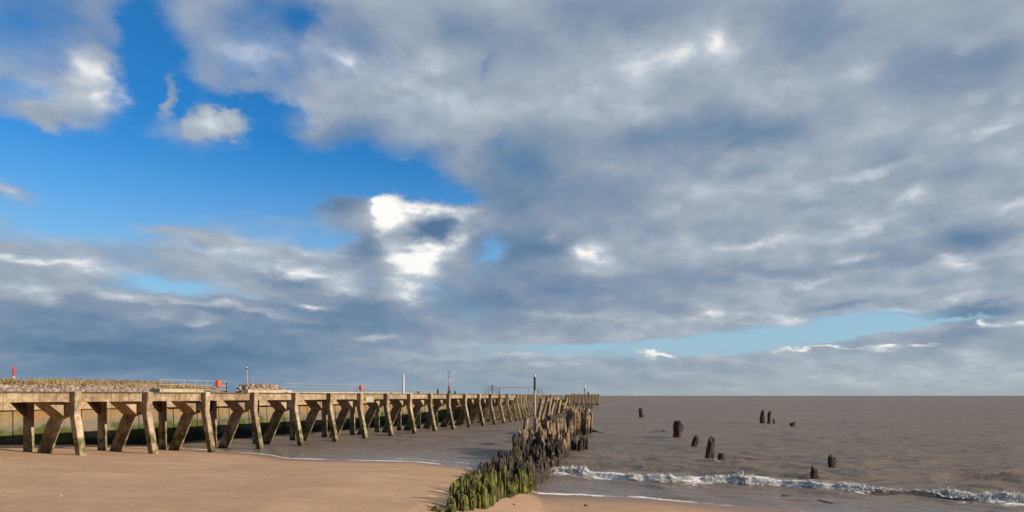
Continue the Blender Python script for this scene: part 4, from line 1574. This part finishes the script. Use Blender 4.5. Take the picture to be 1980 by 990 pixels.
# leaning boards of the old jetty head
LB = [(1030, 842, 1048, 772, 60), (1036, 846, 1060, 768, 61), (1043, 842, 1066, 766, 62), (1050, 840, 1063, 776, 60), (1055, 842, 1072, 770, 64),
      (1062, 840, 1078, 768, 66), (1070, 836, 1082, 775, 64), (1076, 832, 1096, 768, 68), (1083, 826, 1088, 774, 68)]
for k, (x0, y0, x1, y1, Y) in enumerate(LB):
    timber('leaning_timber', 'leaning grey brown timber of the old jetty head behind the tall marker pole', pxp(x0, y0 + 8, Y), pxp(x1, y1, Y + 0.8), 0.34, 0.24, 'timber', None, 'leaning timbers of the old jetty head')
timber('fallen_plank', 'dark fallen plank lying across the pile tops below the leaning timbers', pxp(1061, 809, 46), pxp(1094, 801, 47), 0.30, 0.34, 'plank', M_MUSSEL)
timber('cross_plank', 'short dark plank reaching level to the outermost pile clump', pxp(1091, 793, 60), pxp(1108, 792, 60.5), 0.16, 0.2, 'plank', M_MUSSEL)
timber('cap_timber', 'broken cap timber sticking out seaward on the outermost pile clump', pxp(1114, 786, 61), pxp(1145, 787, 62), 0.34, 0.30, 'timber', M_MUSSEL)
sign('warning_sign', 'larger yellow warning sign with white strip on a leaning timber', 1075, 773.5, 7.0, 10, 58.5, M_YELLOW, 'warning')
sign('warning_sign', 'smaller plain yellow sign low on a timber right of the larger one', 1089.5, 781, 4.6, 5, 66.0, M_YELLOW, 'plain')


def marker_pole():
    Y = 54.0
    x, _, z1 = pxp(1034, 725, Y)
    zb = -0.3
    c = Vector((x, Y, zb))
    t_ = empty('marker_pole', c)
    tag(t_, 'tall thin pale pole with a dark upper band and white top on the groyne', 'pole')
    f_ = lambda py: zat(py, Y) - zb
    mg = m_plain('weathered_grey_paint', (0.46, 0.40, 0.33), 0.7)
    MB().tube([(0, 0, 0), (0, 0, f_(780)), (0, 0, f_(755))], [0.115, 0.10, 0.095], 10).build('shaft', mg, t_)
    MB().tube([(0, 0, f_(755)), (0, 0, f_(728.5))], [0.10, 0.095], 10).build('dark_band', M_DARK, t_)
    MB().tube([(0, 0, f_(728.5)), (0, 0, f_(725)), (0, 0, f_(724))], [0.10, 0.09, 0.03], 10).build('white_top', M_WHITE, t_)


marker_pole()

# ------------------------------------------------------------------ lone stumps in the sea
def stump_mat(N):
    p = geo(N)
    grain = N.noise(N.vm('MULTIPLY', p, (8.0, 8.0, 1.1)), 2.2, 5, 0.65)
    fine = N.noise(p, 18.0, 4, 0.7)
    c = N.mix(N.smooth(grain, 0.36, 0.66), (0.135, 0.095, 0.060), (0.028, 0.021, 0.015))
    c = N.mix(N.smooth(fine, 0.5, 0.7, 0, 0.7), c, (0.02, 0.016, 0.012))
    finish(N, c, 0.8, N.m('ADD', grain, N.m('MULTIPLY', fine, 0.8)), 0.07, 1.0, 0.3)


M_STUMP = material('worn_stump', stump_mat)
ST = [(1241, 807, 787, 9.5, -0.22, 'thin stump leaning left, farthest out and nearest the pier'),
      (1309, 845, 811, 20, 0.05, 'thick broad broken stump with a chipped slanting top'),
      (1283, 834, 831, 4, 0.0, 'tiny stump tip just showing left of the thick broad stump'),
      (1340, 864, 840, 13, 0.32, 'slim stump leaning to the right between the thick and tall stumps'),
      (1371, 887, 842, 17, 0.13, 'tallest tapering stump in the middle of the near stumps'),
      (1393, 895, 873, 14.5, 0.12, 'short squat stump just right of the tallest stump'),
      (1474, 818, 792, 9.5, -0.03, 'left upright stump of the distant group of three'),
      (1487, 818.5, 792, 7.5, 0.03, 'slender notched middle stump of the distant group of three'),
      (1497, 819, 808, 5, 0.0, 'smallest right stump of the distant group of three'),
      (1531, 824, 814, 11, 0.15, 'low ragged distant stump standing alone right of the group of three'),
      (1575, 936, 899, 16.5, 0.0, 'dark stump standing in the foam of the breaking wave'),
      (1607, 908, 877, 16, 0.05, 'dark stump with a slanted top just behind the breaking wave')]
for k, (px, yb, yt, wpx, ln, lab) in enumerate(ST):
    Y = EYE * FPX / (yb - HY)
    x = at(px, Y)
    r_ = wpx / 2 * Y / FPX * 0.95
    me = pile_mesh('stump', M_STUMP, 500 + k * 3, n=18, rings=14, point=0.13, flute=0.12, taper=0.12, jag=0.07, crown=0.86)
    o_ = bpy.data.objects.new('sea_stump', me)
    COL.objects.link(o_)
    zb = -0.9
    tp = zat(yt, Y)
    o_.location = (x - ln * 0.9, Y, zb)
    o_.scale = (r_, r_ * 1.05, tp - zb)
    o_.rotation_euler = (0, ln, 0)
    tag(o_, lab, 'stump', 'old stumps standing in the sea')


# ------------------------------------------------------------------ small things on the shore
def clod(name, label, px, py, w, h, mat, cat, seed, dz=0.0):
    x, y, g = ground_at(px, py)
    r = random.Random(seed)
    bm = bmesh.new()
    bmesh.ops.create_icosphere(bm, subdivisions=2, radius=1.0)
    for v_ in bm.verts:
        k = 1 + r.uniform(-0.3, 0.3)
        v_.co = Vector((v_.co.x * w / 2 * k, v_.co.y * w / 2 * 0.8 * k, v_.co.z * h * k))
    me = bpy.data.meshes.new(name)
    bm.to_mesh(me)
    bm.free()
    me.materials.append(mat)
    o_ = bpy.data.objects.new(name, me)
    COL.objects.link(o_)
    o_.location = (x, y, g + dz)
    return tag(o_, label, cat)


clod('stone', 'small dark stone on the wet sand right of the groyne', 1132, 979, 0.13, 0.05, M_MUSSEL, 'stone', 1)
clod('stone', 'tiny dark pebble on the sand close beside the groyne end', 994, 976, 0.07, 0.03, M_MUSSEL, 'stone', 2)
clod('weed_clump', 'dark weed clump washing in the shallows in front of the breaking wave', 1519, 961, 0.36, 0.07, M_MUSSEL, 'seaweed', 3)
clod('weed_clump', 'dark lump caught in the white foam of the breaking wave', 1434, 934, 0.42, 0.16, M_MUSSEL, 'seaweed', 4, 0.05)
clod('stone', 'pale pebble alone on the open sand left of the groyne', 118, 960, 0.10, 0.03, M_ROCK, 'stone', 5)
clod('mossy_stump', 'low green mossy stump at the bottom edge left of the groyne', 842, 989, 0.24, 0.12, M_GREEN, 'stump', 6)
a = ground_at(1560, 967)
b_ = ground_at(1612, 975)
o_ = MB().tube([Vector(a) + Vector((0, 0, 0.02)), (Vector(a) + Vector(b_)) / 2 + Vector((0, 0.05, 0.05)), Vector(b_) + Vector((0, 0, 0.02))], [0.018, 0.024, 0.012], 7).build('drift_stick', M_WOOD)
tag(o_, 'long brown stick floating in the shallows below the two dark stumps', 'stick')

a, b_ = ground_at(1117, 829.5), ground_at(1166, 838)  # long dark tapered strip along the water surface
o_ = MB().tube([Vector(a) + Vector((0, 0, -0.02)), (Vector(a) + Vector(b_)) / 2 + Vector((0, 0.2, 0.03)), Vector(b_) + Vector((0, 0, -0.06))], [0.30, 0.24, 0.10], 8).build('dark_sea_strip', M_MUSSEL)
tag(o_, 'long dark strip lying in the sea at the foot of the outermost pile clump', 'timber')
